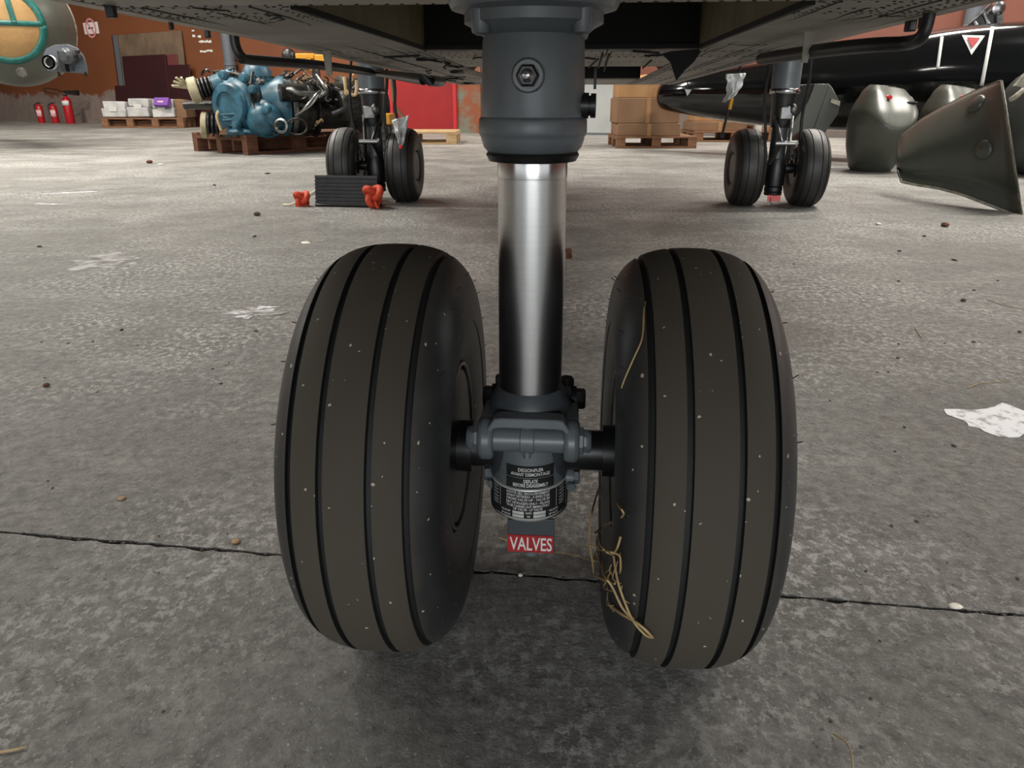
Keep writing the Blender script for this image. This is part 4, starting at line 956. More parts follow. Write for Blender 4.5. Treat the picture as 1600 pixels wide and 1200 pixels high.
# --- yellow hoist far behind, yellow black equipment cart behind the main gear
YH = 11.5; x0, z0, x1, z1 = face(452, 76, 507, 92, YH)
t = thing('yellow_hoist', ((x0+x1)/2, YH, 0), 'yellow and black hoist behind the black aerial tube', 'hoist')
b = MB(); b.box((-.02, 0, z1-.10), (x1-x0-.25, .12, .07)); b.box((.03, 0, z1-.2), (.07, .12, .18)); b.build('hoist_arm', m_yellow, t, bevel=.01)
b = MB(); b.box((.2, 0, z1-.14), (.16, .14, .12)); b.build('hoist_head', m_yellow, t, bevel=.01)
b = MB(); b.ell((-.26, 0, z1-.10), (.1, .09, .11), 16, 10); b.build('hoist_motor', m_black, t)
b = MB(); b.box((.1, .04, (z1-.2)/2), (.1, .1, z1-.2)); b.box((.1, 0, .03), (.6, .5, .06)); b.build('hoist_post', m_black, t, bevel=.01)
YC = 7.6; pc = face(585, 178, 606, 200, YC); bz = 0
t = thing('equipment_cart', ((pc[0]+pc[2])/2, YC, 0), 'yellow and black equipment cart behind the left main gear', 'cart')
xw = (pc[2]-pc[0])
ztop = pc[3]; b = MB(); b.box((.02, .15, ztop-.05), (xw*1.1, .35, .10)); b.build('yellow_lid', m_yellow, t, bevel=.012)
b = MB(); b.box((.02, .15, (ztop-.1)/2+.05), (xw*1.15, .36, ztop-.2)); b.build('cart_body', m_dkmetal, t, bevel=.012)
for z in (.12, .2, .28): 
    b = MB(); b.lathe([(.02, 0), (.022, .012), (.012, .014)], (.02, -.03, min(z+.02, ztop-.16)), (0, -1, 0), 16); b.build('cart_socket', m_black, t)
for xx in (-.06, .1):
    b = MB(); b.lathe([(.05, -.015), (.05, .015)], (xx, .15, .05), (0, 1, 0), 18); b.build('cart_wheel', m_black, t)

# --- pale pallet before the red door
h0 = G(713, 226); Lp = 1.2
ph = pallet(1.25, .9, .165, Vector((h0.x-1.25, h0.y, 0)), .0, m_woodlt, 'new pale pallet lying before the red door', 'wooden pallets')
# --- cartons on pallets at the right
r0 = G(963, 232); mr = (r0.y*cp+CH*sp_)/F; LW = 125*mr
pallet(LW, .9, .145, r0, .0, m_wood, 'wooden pallet under the tall opened carton by the white door', 'wooden pallets')
def carton(px0, pyt, px1, z0, Y, D, label, mat=m_card, flaps=False, h=None, group='cartons on the pallets'):
    a, c = V(px0, pyt, Y), V(px1, pyt, Y); H_ = (a.z-z0) if h is None else h
    t = thing('cardboard_box', ((a.x+c.x)/2, Y+D/2, z0), label, 'box', group); W_ = c.x-a.x
    b = MB(); b.box((0, 0, H_/2), (W_, D, H_)); b.build('carton', mat, t, bevel=.008)
    b = MB(); b.box((0, -D/2-.001, H_/2), (.05, .002, H_*.98)); b.build('tape', m_cardlt, t)
    if flaps:
        for s_, rx in ((-1, .35), (1, .2)):
            b = MB(); b.box((s_*W_*.24, -D*.3, H_+.035), (W_*.46, D*.42, .008), Matrix.Rotation(rx*s_*.4, 3, 'Y') @ Matrix.Rotation(.25, 3, 'X')); b.build('top_flap', m_cardlt, t)
    return t, H_
t1, h1 = carton(966, 193, 1064, .146, r0.y+.06, .7, 'flat brown carton directly on the pallet by the white door')
t2, h2 = carton(965, 153, 1064, .147+h1, r0.y+.07, .68, 'large brown carton between the flat one and the open one')
carton(968, 128, 1066, .148+h1+h2, r0.y+.12, .6, 'pale open carton topmost of its stack by the white door', m_cardlt, True)
r1 = G(1084, 222); mr1 = (r1.y*cp+CH*sp_)/F
pallet(130*mr1, .9, .15, r1, .0, m_wood, 'wooden pallet behind the right main gear carrying low cartons', 'wooden pallets')
carton(1084, 190, 1168, .151, r1.y+.05, .7, 'wide low carton behind the right main gear'); carton(1086, 178, 1150, .152+V(1084, 190, r1.y+.05).z-.151, r1.y+.1, .5, 'pale flat carton on the wide low carton', m_cardlt, h=.1)
carton(1178, 186, 1222, .151, r1.y+.05, .6, 'brown carton beside the white post')
p = G(1172, 221); t = thing('white_post', (p.x, p.y-.3, 0), 'short white post beside the low carton', 'post'); b = MB(); b.box((0, 0, .3), (.085, .085, .6)); b.build('post_shaft', m_paperw, t, bevel=.01); b = MB(); b.box((0, 0, .02), (.13, .13, .04)); b.build('post_foot', m_pipe, t)

# --- gloss black fuselage
blk = thing('black_fuselage', V(1330, 200, 7.4)*1, 'glossy black tapered aircraft fuselage with two white bands and a warning triangle', 'aircraft')
blk.location.z = 0
def st(px, py0, py1, Y): a, c = V(px, py0, Y), V(px, py1, Y); return Vector((a.x, Y, (a.z+c.z)/2)), (a.z-c.z)/2
sts = [st(1034, 137, 163, 9.6), st(1037, 129, 169, 9.55), st(1050, 121, 174, 9.45), st(1090, 112, 181, 9.2), st(1150, 104, 190, 8.9), st(1220, 92, 198, 8.55), st(1300, 76, 203, 8.2), st(1390, 60, 206, 7.9), st(1480, 44, 210, 7.6), st(1600, 33, 220, 7.25), st(1740, 26, 240, 6.9), st(1900, 40, 240, 6.6)]
NS, NR = len(sts), 40
def blkpt(si, a, off=0.0):
    i = min(int(si), NS-2); t = si-i; c = sts[i][0].lerp(sts[i+1][0], t); r = sts[i][1]*(1-t)+sts[i+1][1]*t+off
    d = (sts[-3][0]-sts[2][0]); d.z = 0; d.normalize(); s_ = Vector((d.y, -d.x, 0))     # s_: side facing the camera
    return c+s_*(r*math.cos(a))+UP*(r*math.sin(a))
b = MB()
MM = 4
def bf(u, v):
    # smoothed stations
    x = v*(NS-1); i = min(int(x), NS-2); t = x-i
    g = lambda k: sts[max(0, min(NS-1, k))]
    def cr(f): p0_, p1_, p2_, p3_ = f(g(i-1)), f(g(i)), f(g(i+1)), f(g(i+2)); return .5*((2*p1_)+(p2_-p0_)*t+(2*p0_-5*p1_+4*p2_-p3_)*t*t+(3*p1_-p0_-3*p2_+p3_)*t**3)
    c = cr(lambda s: s[0]); r = cr(lambda s: s[1]); a = 2*PI*u
    d = (sts[-3][0]-sts[2][0]); d.z = 0; d.normalize(); s_ = Vector((d.y, -d.x, 0))
    return c+s_*(r*math.cos(a))+UP*(r*math.sin(a))
b.grid(bf, 48, (NS-1)*MM)
b.add([bf(i/24, 0) for i in range(24)], [tuple(range(24))]); b.add([bf(i/24, 1) for i in range(24)], [tuple(range(24))])
b.build('fuselage', m_gloss, blk, world=True)
# map a pixel to the skin
from mathutils.bvhtree import BVHTree
NV = (NS-1)*MM; gv = [bf(i/48, j/NV) for j in range(NV+1) for i in range(49)]
skb = BVHTree.FromPolygons(gv, [(j*49+i, j*49+i+1, (j+1)*49+i+1, (j+1)*49+i) for j in range(NV) for i in range(48)])
def skin(px, py):
    d = ray(px, py).normalized(); h = skb.ray_cast(CO, d)
    if h[0] is None: h = skb.find_nearest(V(px, py, 7.4))
    return h[0], (h[1] if h[1].dot(d) < 0 else -h[1])
def skinband(px0, py0, px1, py1, wpx, name, mat):
    b = MB(); vs = []; n = 14
    for i in range(n+1):
        t = i/n; x, y = px0+(px1-px0)*t, py0+(py1-py0)*t
        for s_ in (-.5, .5):
            p, nn = skin(x+s_*wpx, y); vs.append(p+nn*.006)
    b.add(vs, [(2*i, 2*i+1, 2*i+3, 2*i+2) for i in range(n)]); b.build(name, mat, blk, world=True, solid=.003)
skinband(1472, 58, 1465, 108, 5, 'white_band', m_white); skinband(1551, 43, 1534, 134, 6, 'white_band', m_white)
def skinpoly(pts, off, name, mat):
    b = MB(); P = [skin(x, y) for x, y in pts]; b.prism([p+n*off for p, n in P], P[0][1], .006); b.build(name, mat, blk, world=True)
skinpoly([(1503, 57), (1538.5, 58), (1518, 87)], .010, 'triangle_border', m_white); skinpoly([(1511, 61.5), (1531, 62), (1518.5, 77)], .016, 'warning_triangle', m_red)
# fitting on top
b = MB(); YB = 7.75
b.prism([V(x, y, YB) for x, y in ((1500, 50), (1535, 18), (1548, 6), (1566, 2), (1567, 40), (1540, 48))], (0, 1, 0), .02); b.build('hinge_plate', m_greyd, blk, world=True)
b = MB(); b.prism([V(x, y, YB-.1) for x, y in ((1557, 4), (1567, 3), (1568, 40), (1558, 42))], (0, 1, 0), .05); b.build('hinge_post', m_alu, blk, world=True)
b = MB()
for p_, q_ in (((1500, 48), (1536, 18)), ((1520, 32), (1528, 44)), ((1536, 18), (1545, 40)), ((1540, 24), (1556, 12)), ((1510, 46), (1550, 44))): b.tube([V(*p_, YB-.05), V(*q_, YB-.08)], .02, 8, 1)
b.build('hinge_struts', m_alu, blk, world=True)
b = MB(); b.lathe([(.06, 0), (.06, .05), (.03, .06)], V(1556, 14, YB-.12), (0, -1, 0), 16); b.build('hinge_pin', m_chrome, blk, world=True)
# trestles carrying it
for k in (7, 10):
    c, r = sts[k]; b = MB(); zb_ = c.z-r
    b.box((c.x, c.y, zb_-.02), (.16, .5, .06))
    for s_ in (-1, 1): b.tube([(c.x, c.y+s_*.12, zb_-.03), (c.x, c.y+s_*.28, 0.01)], .025, 8, 1)
    b.build('trestle', m_dkmetal, blk, world=True)

# --- olive cowlings
def shellgrid(fn, nu, nv, name, mat, parent, th=.008):
    b = MB(); b.grid(fn, nu, nv); return b.build(name, mat, parent, world=True, solid=th, sharp=60)
# big pointed cowling at the right
topc = [(1402, 222), (1412, 208), (1440, 186), (1475, 166), (1515, 146), (1545, 133), (1560, 127), (1566, 127)]
botc = [(1402, 268), (1408, 284), (1432, 289), (1465, 294), (1500, 303), (1540, 318), (1578, 333), (1598, 336)]
ydep = [4.98, 4.94, 4.86, 4.74, 4.6, 4.45, 4.32, 4.22]
cw = thing('engine_cowling', G(1500, 310), 'largest olive cowling, pointed shell with a worn pale flange, standing foremost', 'cowling')
def lerpc(c, u):
    x = u*(len(c)-1); i = min(int(x), len(c)-2); t = x-i
    if isinstance(c[0], tuple): return tuple(a*(1-t)+b_*t for a, b_ in zip(c[i], c[i+1]))
    return c[i]*(1-t)+c[i+1]*t
def big(u, v):
    tx, ty = lerpc(topc, u); bx, by = lerpc(botc, u); Yd = lerpc(ydep, u)
    bul = math.sin(PI*min(1, max(0, v)))**.7
    px = tx+(bx-tx)*v; py = ty+(by-ty)*v
    if u > .93: px += 10*math.sin(PI*v)*0
    return V(px, py, Yd-.20*bul+.30*(1-v)+.06*v-.16*max(0, (v-.84)/.16)**1.3)
shellgrid(big, 40, 24, 'shell', m_olive, cw)
b = MB(); vs = []
for i in range(25):
    v = i/24; p = big(1, v); o2 = V(*( lerpc([(1566, 127), (1598, 336)], v)), 4.2)
    vs += [p+Vector((-.004, -.006, 0)), p+Vector((.022, .03, 0)), p+Vector((.022, .04, 0)), p+Vector((-.004, .012, 0))]
b.add(vs, [(4*i+k, 4*i+(k+1) % 4, 4*i+4+(k+1) % 4, 4*i+4+k) for i in range(24) for k in range(4)]); b.build('edge_flange', m_oliveedge, cw, world=True)
b = MB(); pts = [big(u/20, 1) for u in range(2, 21)]; b.tube(pts, .008, 8, 1); b.build('lower_lip', m_oliveedge, cw, world=True)
b = MB(); pts = [big(u/20, 0) for u in range(0, 21)]; b.tube(pts, .006, 8, 1); b.build('upper_lip', m_olive, cw, world=True)
for px, py, r, nm in ((1528, 163, .055, 'raised_boss'), (1537, 234, .055, 'dome_boss')):
    best = min((((project(big(uu/60, vv/60))-Vector((px, py))).length, uu, vv) for uu in range(61) for vv in range(61)))
    p = big(best[1]/60, best[2]/60); du = big(min(1, best[1]/60+.01), best[2]/60)-p; dv = big(best[1]/60, best[2]/60+.01)-p; n = du.cross(dv).normalized()
    if n.y > 0: n = -n
    b = MB(); b.lathe([(r, -.05), (r, .012), (r*.92, .018), (r*.8, .021), (0, .024 if nm == 'raised_boss' else .034)], p, n, 28); b.build(nm, m_olive, cw, world=True)
# rounded cowlings
def round_cowl(cx, py0, py1, half, Y, label, plug, slot, grp='rounded olive cowlings'):
    pb_, pt_ = V(cx, py1, Y), V(cx, py0, Y); H_ = pt_.z-0; md = (Y*.94)/F; hw = half*md
    t = thing('engine_cowling', (pb_.x, Y, 0), label, 'cowling', grp)
    def fn(u, v):
        a = 2*PI*u; f = lambda x, e: math.copysign(abs(x)**e, x)
        wv = float(np.interp(v, [0, .03, .12, .3, .55, .72, .85, .94, 1], [.62, .70, .78, .9, 1.0, .97, .84, .70, .54]))
        x = hw*wv*f(math.cos(a), .8)+hw*.10*v*v; y = hw*.95*wv*f(math.sin(a), .85)
        z = H_*v+ (0 if v < .9 else -.02*math.cos(a))
        if math.sin(a) < 0:
            vc = .50+.24*abs(math.cos(a)); y -= hw*.55*max(0, 1-abs(v-vc)/(.50 if v > vc else .62))*(-math.sin(a))**.8
            if v > vc: y += hw*.35*((v-vc)/(1-vc))*(-math.sin(a))
        return Vector((x, y, z))
    b = MB(); b.grid(fn, 44, 26); top = [fn(i/24, 1) for i in range(24)]
    b.add(top+[Vector((sum(p.x for p in top)/24, sum(p.y for p in top)/24, H_+.012))], [(i, (i+1) % 24, 24) for i in range(24)])
    b.build('shell', m_olive, t)
    b = MB(); pp = fn(.75, .86)+Vector((plug*hw, .02, 0)); b.lathe([(.028, 0), (.030, .012), (.022, .02), (.012, .03), (.012, .045), (.018, .05)], pp, (0, -1, .3), 16); b.build('red_plug', m_redext, t, label='red blanking plug')
    b = MB(); p2 = fn(.85, .82); b.ell(p2, (.05, .02, .013), 16, 8); b.build('vent_slot', m_blackmatte, t)
    b = MB(); p3 = fn(.77, .985); b.prism([p3+Vector((-.05, .03, .010)), p3+Vector((.03, .03, .012)), p3+Vector((.07, .10, .014)), p3+Vector((.02, .09, .014))], (0, 0, 1), .006); b.build('intake_notch', m_blackmatte, t)
    return t
round_cowl(1358, 136, 272, 45, 6.75, 'rounded olive cowling with red plug standing just behind the right main gear', -.18, 0)
round_cowl(1468, 136, 258, 43, 6.75, 'rounded olive cowling with red plug half hidden by the largest cowling', -.1, 0)
# open frame cowling behind the right wheel
YF = 7.0; t = thing('cowling_frame', (V(1275, 200, YF).x, YF, 0), 'olive cowling seen from its open side behind the right main wheels', 'cowling')
zfb = V(1275, 262, YF).z
b = MB(); b.prism([V(x, y, YF) for x, y in ((1240, 262), (1236, 196), (1249, 178), (1262, 160), (1269, 142), (1273, 131), (1296, 131), (1271, 201), (1262, 262))], (0, 1, 0), .03); b.build('frame_plate', m_olive, t, world=True, bevel=.004)
b = MB(); b.prism([V(1296, 131, YF), V(1302, 138, YF), V(1313, 160, YF), V(1310, 178, YF), V(1288, 210, YF), V(1272, 262, YF), V(1262, 262, YF), V(1271, 201, YF)], (0, 1, 0), .35); b.build('side_shell', m_olive, t, world=True, bevel=.01)
b = MB(); b.prism([V(x, y, YF+.02) for x, y in ((1236, 196), (1237, 150), (1250, 134), (1273, 131), (1269, 142), (1262, 160), (1249, 178))], (0, 1, 0), .4); b.build('inner_bay', m_blackmatte, t, world=True)
b = MB(); b.prism([V(x, y, YF-.02) for x, y in ((1299, 154), (1313, 158), (1312, 166), (1298, 160))], (0, 1, 0), .05); b.build('latch', m_oliveedge, t, world=True)
# dark pod at the frame edge
YP = 6.4; t = thing('dark_pod', (V(1610, 200, YP).x, YP, 0), 'dark pod standing behind the largest cowling by the black fuselage', 'pod')
b = MB(); c0 = V(1622, 190, YP); H_ = c0.z*2; b.ell((c0.x, YP, c0.z), (.26, .4, c0.z), 28, 18, pw=.85); b.build('pod_body', m_skin, t, world=True)
b = MB(); b.tube([V(1580, 155, YP-.2), V(1588, 150, YP-.25), V(1600, 140, YP-.25)], .02, 8, 4); b.build('pod_handle', m_oliveedge, t, world=True)
b = MB(); b.prism([V(x, y, YP-.1) for x, y in ((1586, 134), (1605, 112), (1612, 140))], (0, 1, 0), .03); b.build('pod_fin', m_oliveedge, t, world=True)

# --- masked aircraft nose hanging into the frame at the left
YM = 9.7; mm = (YM*.94)/F
cen = V(15, 39, YM); RO = 86*mm
mk = thing('masked_aircraft_nose', (cen.x, YM+.4, 0), 'olive aircraft nose with glazing masked in brown paper and green tape', 'aircraft')
nd = Vector((.427, -.90, -.06)).normalized(); aftd = Vector((-.66, .75, .02)).normalized()
nu_ = UP.cross(nd).normalized(); nv_ = nd.cross(nu_)
def nz(r_, a): # radius fraction 0..1 from tip -> point
    d_ = math.sqrt(max(0, 1-r_*r_)); return cen+nd*(RO*.9*d_)+nu_*(RO*r_*math.cos(a))+nv_*(RO*r_*math.sin(a))
RG = .555
b = MB(); b.grid(lambda u, v: nz(RG+(1-RG)*v, 2*PI*u), 64, 12)
b.grid(lambda u, v: cen+aftd*(2.6*v)+nu_*(RO*(1-.1*v)*math.cos(2*PI*u))+nv_*(RO*(1-.1*v)*math.sin(2*PI*u)), 64, 6); b.build('nose_shell', m_olive, mk, world=True)
q4 = 4
for k in range(4):
    b = MB(); b.grid(lambda u, v: nz(.004+RG*v*.998, PI/2*(k+u)+.06), 16, 14); b.build('paper_sheet', m_kraft, mk, world=True)
def tapestrip(f, wv, n=24):
    b = MB(); vs = []
    for i in range(n+1):
        for s_ in (-1, 1): vs.append(f(i/n, s_*wv))
    b.add(vs, [(2*i, 2*i+1, 2*i+3, 2*i+2) for i in range(n)]); b.build('tape_strip', m_tape, mk, world=True, solid=.006)
def nxy(x, y, off=.008):
    r_ = min(.995, math.hypot(x, y)); a = math.atan2(y, x); p = nz(r_, a); return p+(p-cen).normalized()*off
tapestrip(lambda t, s_: nxy(math.cos(2*PI*t)*(RG+s_), math.sin(2*PI*t)*(RG+s_)), .05, 64)
tapestrip(lambda t, s_: nxy(-RG+2*RG*t, .0+s_+.02), .04)
tapestrip(lambda t, s_: nxy(.17-.05*t+s_, .02+.52*t), .04)
tapestrip(lambda t, s_: nxy(-.3+s_, -.45+.9*t), .04)
b = MB(); pr_ = [cen+nu_*(RO*1.005*math.cos(a))+nv_*(RO*1.005*math.sin(a))-nd*.05 for a in [-.9+i*.1 for i in range(20)]]; b.tube(pr_, .012, 8, 1); b.build('seal_strip', m_oliveedge, mk, world=True)
# fixture bracket with the round ring lamp
YQ = YM-.55
b = MB(); b.prism([V(x, y, YQ) for x, y in ((68, 84), (72, 76), (85, 70), (105, 69), (120, 75), (130, 88), (135, 104), (136, 115), (100, 113), (74, 111), (69, 98))], (0, 1, 0), .03); b.build('bracket_plate', m_pipe, mk, world=True, bevel=.004)
rc = V(80, 97.5, YQ-.04); rr1 = 9.5*mm
b = MB(); b.lathe([(rr1*.72, .0), (rr1*.72, .05), (rr1, .05), (rr1, 0)], rc, (0, -1, 0), 32, caps=False); b.lathe([(rr1*.72, .05), (rr1, .05)], rc, (0, -1, 0), 32, caps=False); b.build('ring', m_white, mk, world=True)
b = MB(); b.lathe([(rr1*.72, .005), (rr1*.7, .01)], rc, (0, -1, 0), 32); b.build('ring_bore', m_blackmatte, mk, world=True)
b = MB(); m0 = V(112, 88, YQ-.05); b.lathe([(.07, -.02), (.085, .0), (.085, .1), (.06, .12), (.05, .15)], m0, (-.1, -1, 0), 24); b.build('fixture_motor', m_greyd, mk, world=True)
b = MB(); b.box(V(99, 96, YQ-.05), (.06, .08, .22)); b.box(V(110, 82, YQ-.06), (.2, .05, .05)); b.cyl(V(125, 88, YQ-.03), V(125, 88, YQ-.12), .025); b.build('fixture_arm', m_black, mk, world=True, bevel=.004)
b = MB(); b.cyl(V(114, 103, YQ-.04), V(114, 111, YQ-.04), .012); b.build('fixture_stud', m_black, mk, world=True)
for px in (92, 134):
    b = MB(); b.box(V(px, 116, YQ), (.02, .02, .05)); b.build('drop_pin', m_dkmetal, mk, world=True)
b = MB(); p = V(35, 112, YM-.5); b.lathe([(.055, 0), (.055, .03), (.04, .035)], p, (0, -.9, -.4), 24, sx=1); b.build('belly_port', m_alu, mk, world=True)
# stand under the nose
b = MB()
tc_ = cen+aftd*2.5-Vector((.6, 0, 0))
for sx in (-.4, .4): b.tube([(tc_.x+sx, tc_.y, .72), (tc_.x+sx*1.3, tc_.y, .01)], .04, 8, 1)
b.box((tc_.x, tc_.y, .74), (1.2, .2, .08)); b.build('nose_trestle', m_dkmetal, mk, world=True)

# --- rubber chock with orange rope knots
k0 = G(492, 323); k1 = G(591, 325); LK = (k1-k0).length*.98
ck = thing('wheel_chock', (k0.x, k0.y, 0), 'black ribbed rubber chock lying before the left main wheels', 'chock', rz=math.atan2((k1-k0).y, (k1-k0).x))
hk = V(540, 274, k0.y+.04).z
prf = [(.012, .0), (0, .012)]
for i in range(7):
    z = .02+(hk-.035)*i/7; y = .012+.022*i/7; zz = (hk-.035)/7
    prf += [(y, z), (y, z+zz*.55), (y+.011, z+zz*.62), (y+.012, z+zz*.95)]
prf += [(.036, hk-.012), (.04, hk), (.056, hk), (.062, hk-.02), (.10, .012), (.095, 0)]
b = MB(); b.prism([Vector((0, y, z)) for y, z in prf], (1, 0, 0), LK); b.build('chock_block', m_rubber, ck, sharp=25)
def knot(c, s, name):
    b = MB(); n = 60; pts = []
    for i in range(n+1):
        a = 2*PI*i/n; pts.append(Vector(c)+Vector(((math.sin(a)+2*math.sin(2*a))*s*.33, -math.sin(3*a)*s*.5, (math.cos(a)-2*math.cos(2*a))*s*.36)))
    b.tube(pts, s*.42, 10, 1); b.build(name, m_orange, ck)
kp = V(468, 306, k0.y); knot((kp.x-k0.x, 0.02, .040), .042, 'rope_knot'); knot((LK-.012, -.015, .075), .05, 'rope_knot')
b = MB(); b.tube([(kp.x-k0.x+.02, .02, .05), (-.03, .03, .07), (.01, .08, .09)], .010, 8, 4); b.build('chock_rope', m_ropewhite, ck)
b = MB(); b.tube([(kp.x-k0.x-.02, .0, .025), (kp.x-k0.x-.07, -.01, .010), (kp.x-k0.x-.11, .0, .008)], .007, 8, 4); b.build('rope_tail', m_ropewhite, ck)
b = MB(); b.tube([(LK, -.03, .05), (LK+.015, -.045, .015), (LK+.03, -.05, .01)], .009, 8, 4); b.build('rope_tail', m_orange, ck)

# --- clear plastic hanging on its line by the left gear, crumpled film by the right gear
YBG = 4.45
def film(name, pts, Y, seed, amp, parent):
    q = random.Random(seed); n, m_ = 10, 16; ph = [q.uniform(0, 6) for _ in range(6)]
    L_, R_ = pts
    def fn(u, v):
        lx, ly = lerpc(L_, v); rx, ry = lerpc(R_, v); p = V(lx+(rx-lx)*u, ly+(ry-ly)*u, Y)
        return p+Vector((0, amp*(math.sin(9*u+ph[0]+3*v)+.6*math.sin(17*v+ph[1]+5*u)+.5*math.sin(23*u+ph[2])), 0))
    b = MB(); b.grid(fn, 14, 20); return b.build(name, m_film, parent, world=True, solid=.0015, sharp=20)
t = thing('plastic_bag', V(626, 200, YBG), 'crumpled clear plastic bag hanging on a black line before the left main wheel', 'bag')
film('bag_film', ([(611, 188), (616, 205), (622, 220), (624, 226)], [(639, 180), (636, 200), (632, 222), (629, 228)]), YBG, 3, .02, t)
b = MB(); b.tube([V(614, 112, YBG), V(617, 140, YBG), V(617, 168, YBG), V(621, 186, YBG)], .009, 8, 4); b.build('hanging_line', m_black, t, world=True)
b = MB(); b.ell(V(626, 229.5, YBG-.03), (.009, .009, .011), 12, 8); b.build('red_tip', M('red_tip', (250, 40, 40), .3), t, world=True)
t = thing('plastic_film', V(1148, 135, 3.3), 'crumpled silvery plastic film hanging from the belly near the right gear', 'film')
film('film_sheet', ([(1132, 116), (1135, 128), (1136, 146), (1130, 160)], [(1167, 114), (1163, 130), (1153, 146), (1134, 159)]), 3.3, 6, .015, t)
t = thing('hanging_tag', V(1075, 142, 4.6), 'small grey triangular tag hanging below the belly by the cartons', 'tag')
b = MB(); b.prism([V(1070, 139, 4.6), V(1081, 140, 4.6), V(1074, 150, 4.6)], (0, 1, 0), .004); b.build('tag_plate', m_alu, t, world=True); b = MB(); b.tube([V(1075, 140, 4.6), V(1074, 126, 4.6)], .004, 6, 1); b.build('tag_string', m_black, t, world=True)

# --- litter on the floor
def litter(name, px, py, size, mat, label, cat, group=None, flat=.6, seed=0):
    p = G(px, py); q = random.Random(px*7+py); b = MB(); b.ell((0, 0, 0), (size*q.uniform(.8, 1.2), size*q.uniform(.6, 1), size*flat), 10, 6, Matrix.Rotation(q.uniform(0, 3), 3, 'Z'))
    b.v = [(x*q.uniform(.85, 1.15), y*q.uniform(.85, 1.15), max(0, z*q.uniform(.85, 1.1)+size*flat*.8)) for x, y, z in b.v]
    o = b.build(name, mat); o.location = p; return tag(o, label, cat, group)
litter('clod', 73, 604, .008, m_rust, 'small brown clod on the open floor left of the tyres', 'clod')
litter('clod', 402, 337, .02, m_stone, 'dark clod on the floor before the rubber chock', 'clod')
litter('wood_chip', 190, 780, .008, m_wchip, 'pale wood chip on the floor above the joint', 'chip', flat=.25)
litter('wood_chip', 369, 847, .008, m_wchip, 'pale wood chip lying beside the floor joint by the tyre', 'chip', flat=.25)
litter('pebble', 813, 900, .004, m_pale, 'white pebble on the joint between the nose wheels', 'pebble')
litter('debris_scrap', 1492, 949, .008, m_pale, 'pale scrap lying in the floor joint', 'scrap', flat=.3)
litter('debris_scrap', 478, 380, .03, m_pale, 'white scrap on the floor behind the left nose tyre', 'scrap', flat=.1)
litter('debris_scrap', 1372, 351, .02, m_pale, 'white scrap on the floor right of the main gear', 'scrap', flat=.3)
litter('debris_scrap', 251, 258, .025, m_pale, 'white scrap on the floor before the engine pallet', 'scrap', flat=.3)
litter('pebble', 1505, 471, .009, m_stone, 'darkest pebble on the open floor at the right', 'pebble')
litter('clod', 234, 255, .03, m_rust, 'reddish clod on the floor before the engine pallet', 'clod')
litter('clod', 1476, 354, .02, m_rust, 'reddish brown clod on the floor before the largest cowling', 'clod')
p = G(889, 404); t = thing('rusty_bolt', (p.x, p.y, 0), 'rusty bolt standing on the floor behind the steel piston', 'bolt')
b = MB(); b.lathe([(.011, 0), (.011, .035)], (0, 0, .001), (0, 0, 1), 12); b.build('bolt_shank', m_rust, t); b = MB(); b.hexbolt((-.012, 0, .02), (1, 0, .15), .02, .022); b.build('bolt_head', m_rust, t)
q = random.Random(12)
spots = [(1403, 560), (1404, 538), (1476, 537), (1521, 535), (1413, 668), (1398, 706), (1490, 697), (1371, 582), (1388, 582), (1297, 626), (1444, 370), (1491, 407), (1404, 440), (1522, 454), (1240, 413), (1405, 393), (1559, 439), (1593, 519), (152, 613), (70, 591), (65, 535), (107, 537), (145, 534), (190, 516), (215, 540), (400, 518), (345, 600), (358, 567), (332, 577), (335, 290), (398, 370), (62, 386), (418, 272), (75, 752), (82, 763), (355, 835), (248, 838), (1393, 822), (1432, 815), (1450, 807), (1375, 1002), (1361, 1092), (1298, 1127), (255, 1112), (1353, 893), (1480, 880), (1590, 905)]
pebs = []
for i in range(4):
    b = MB(); b.ell((0, 0, .6), (1, .8, .7), 8, 5); b.v = [(x*q.uniform(.8, 1.2), y*q.uniform(.8, 1.2), max(0, z*q.uniform(.8, 1.1))) for x, y, z in b.v]; pebs.append(b)
meshes = []
for i, (px, py) in enumerate(spots):
    p = G(px, py); d = (p-CO).length
    if i < 4: o = pebs[i].build('grit_crumb', m_stone)
    else: o = bpy.data.objects['grit_crumb' if i % 4 == 0 else 'grit_crumb.%03d' % (i % 4)].copy(); C.objects.link(o)
    s_ = q.uniform(1.6, 3.2)*d/F; o.scale = (s_*q.uniform(.9, 1.5), s_, s_*.55); o.rotation_euler = (0, 0, q.uniform(0, 3)); o.location = p
    tag(o, 'dark crumb of grit scattered on the concrete floor', 'grit', 'grit crumbs on the floor')
# straws
def straw(pts3, r, label, grp=None, name='straw'):
    b = MB(); b.tube(pts3, r, 6, 5, taper=.6); o = b.build(name, m_straw); return tag(o, label, 'straw', grp)
def FL(px, py, z=.002): return G(px, py, z)
straw([FL(-5, 1176), FL(20, 1172), FL(42, 1167)], .0013, 'pale straw on the floor at the near corner')
straw([FL(1302, 1147, .002), FL(1320, 1158, .012), FL(1330, 1175, .016), FL(1334, 1205, .003)], .0009, 'bent golden straw lying on the near floor')
straw([FL(780, 840), FL(800, 848)], .0012, 'short straw beside the red lettered plate')
straw([FL(868, 862), FL(900, 868), FL(932, 879)], .0006, 'thin straw running from the red plate to the right tyre')
straw([FL(1512, 606), FL(1535, 598), FL(1580, 595)], .0012, 'dry twig above the white paint patch')
straw([FL(1543, 469), FL(1570, 477), FL(1602, 484)], .0012, 'dark twig on the floor far right of the tyres')
straw([FL(1430, 512), FL(1436, 522), FL(1441, 528)], .0012, 'short pale straw on the open floor right of the tyres')
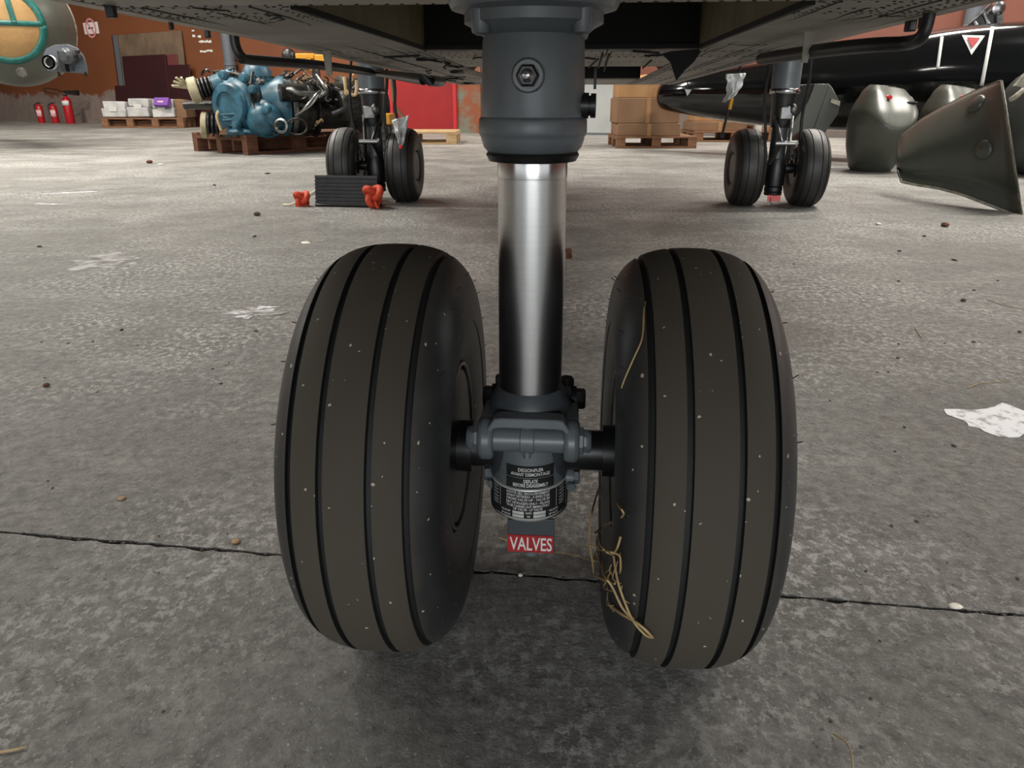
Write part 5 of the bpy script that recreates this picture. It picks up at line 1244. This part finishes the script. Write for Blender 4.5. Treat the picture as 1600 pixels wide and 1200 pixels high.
# on the right tyre (inner sidewall): points pushed onto its surface
tyre_o = [o for o in nose.children if o.name.startswith('tyre')][1]
MT = wm(tyre_o)
me_ = tyre_o.data; bvh = BVHTree.FromPolygons([MT @ v.co for v in me_.vertices], [tuple(p.vertices) for p in me_.polygons])
def TY(px, py, off=.002):
    d = ray(px, py).normalized(); h = bvh.ray_cast(CO, d)
    if h[0] is None:
        h = bvh.find_nearest(CO+d*.86); return CO+d*.86
    n = h[1] if h[1].dot(d) < 0 else -h[1]
    return h[0]+n*off
def tstraw(pp, r, label): return straw([TY(*p) for p in pp], r, label, None)
tstraw([(1009, 474), (1010, 498, .006), (1005, 530), (992, 562), (980, 590), (974, 607)], .0011, 'long curved straw alone on the upper right tyre')
tuft = []
b = MB()
for pp, r in (([(937, 763), (926, 795, .01), (921, 835, .014), (926, 880, .012), (945, 900, .01), (964, 911)], .0011),
              ([(957, 752), (958, 772, .006), (978, 788, .008), (981, 805, .006), (950, 825, .006), (928, 834, .008)], .0010),
              ([(915, 851), (935, 856, .01), (942, 868, .01), (943, 880, .008), (938, 870, .008), (928, 876, .006)], .0009),
              ([(948, 908), (948, 860, .012), (951, 840, .014), (957, 850, .012), (966, 863, .008), (975, 855, .008), (978, 836, .006)], .0011),
              ([(947, 862, .008), (965, 858, .012), (980, 862, .010), (978, 880, .006), (972, 892)], .0009),
              ([(950, 880, .006), (958, 898, .008), (966, 915, .006), (980, 945, .006), (994, 963, .004)], .0012),
              ([(956, 944), (975, 955, .004), (995, 966, .004), (1012, 978, .005), (1021, 992, .003)], .0014),
              ([(962, 868), (975, 910, .006), (993, 960, .006), (1010, 982, .006), (1018, 992, .003)], .0011),
              ([(942, 830, .004), (941, 852, .006), (937, 858, .004)], .0007)):
    b.tube([TY(*p) for p in pp], r, 6, 5)
for i in range(12):
    x, y = q.uniform(948, 974), q.uniform(860, 930); b.tube([TY(x, y, .001), TY(x+q.uniform(-3, 8), y+q.uniform(8, 18), q.uniform(.002, .006)), TY(x+q.uniform(0, 14), y+q.uniform(16, 34), .002)], .0005, 5, 3)
tag(b.build('dry_straw_tuft', m_straw), 'tangled tuft of dry straw stuck on the right tyre sidewall', 'straw', kind='stuff')
tstraw([(557, 408), (567, 406), (577, 409)], .0016, 'tiny pale straw stuck near the top of the left tyre')
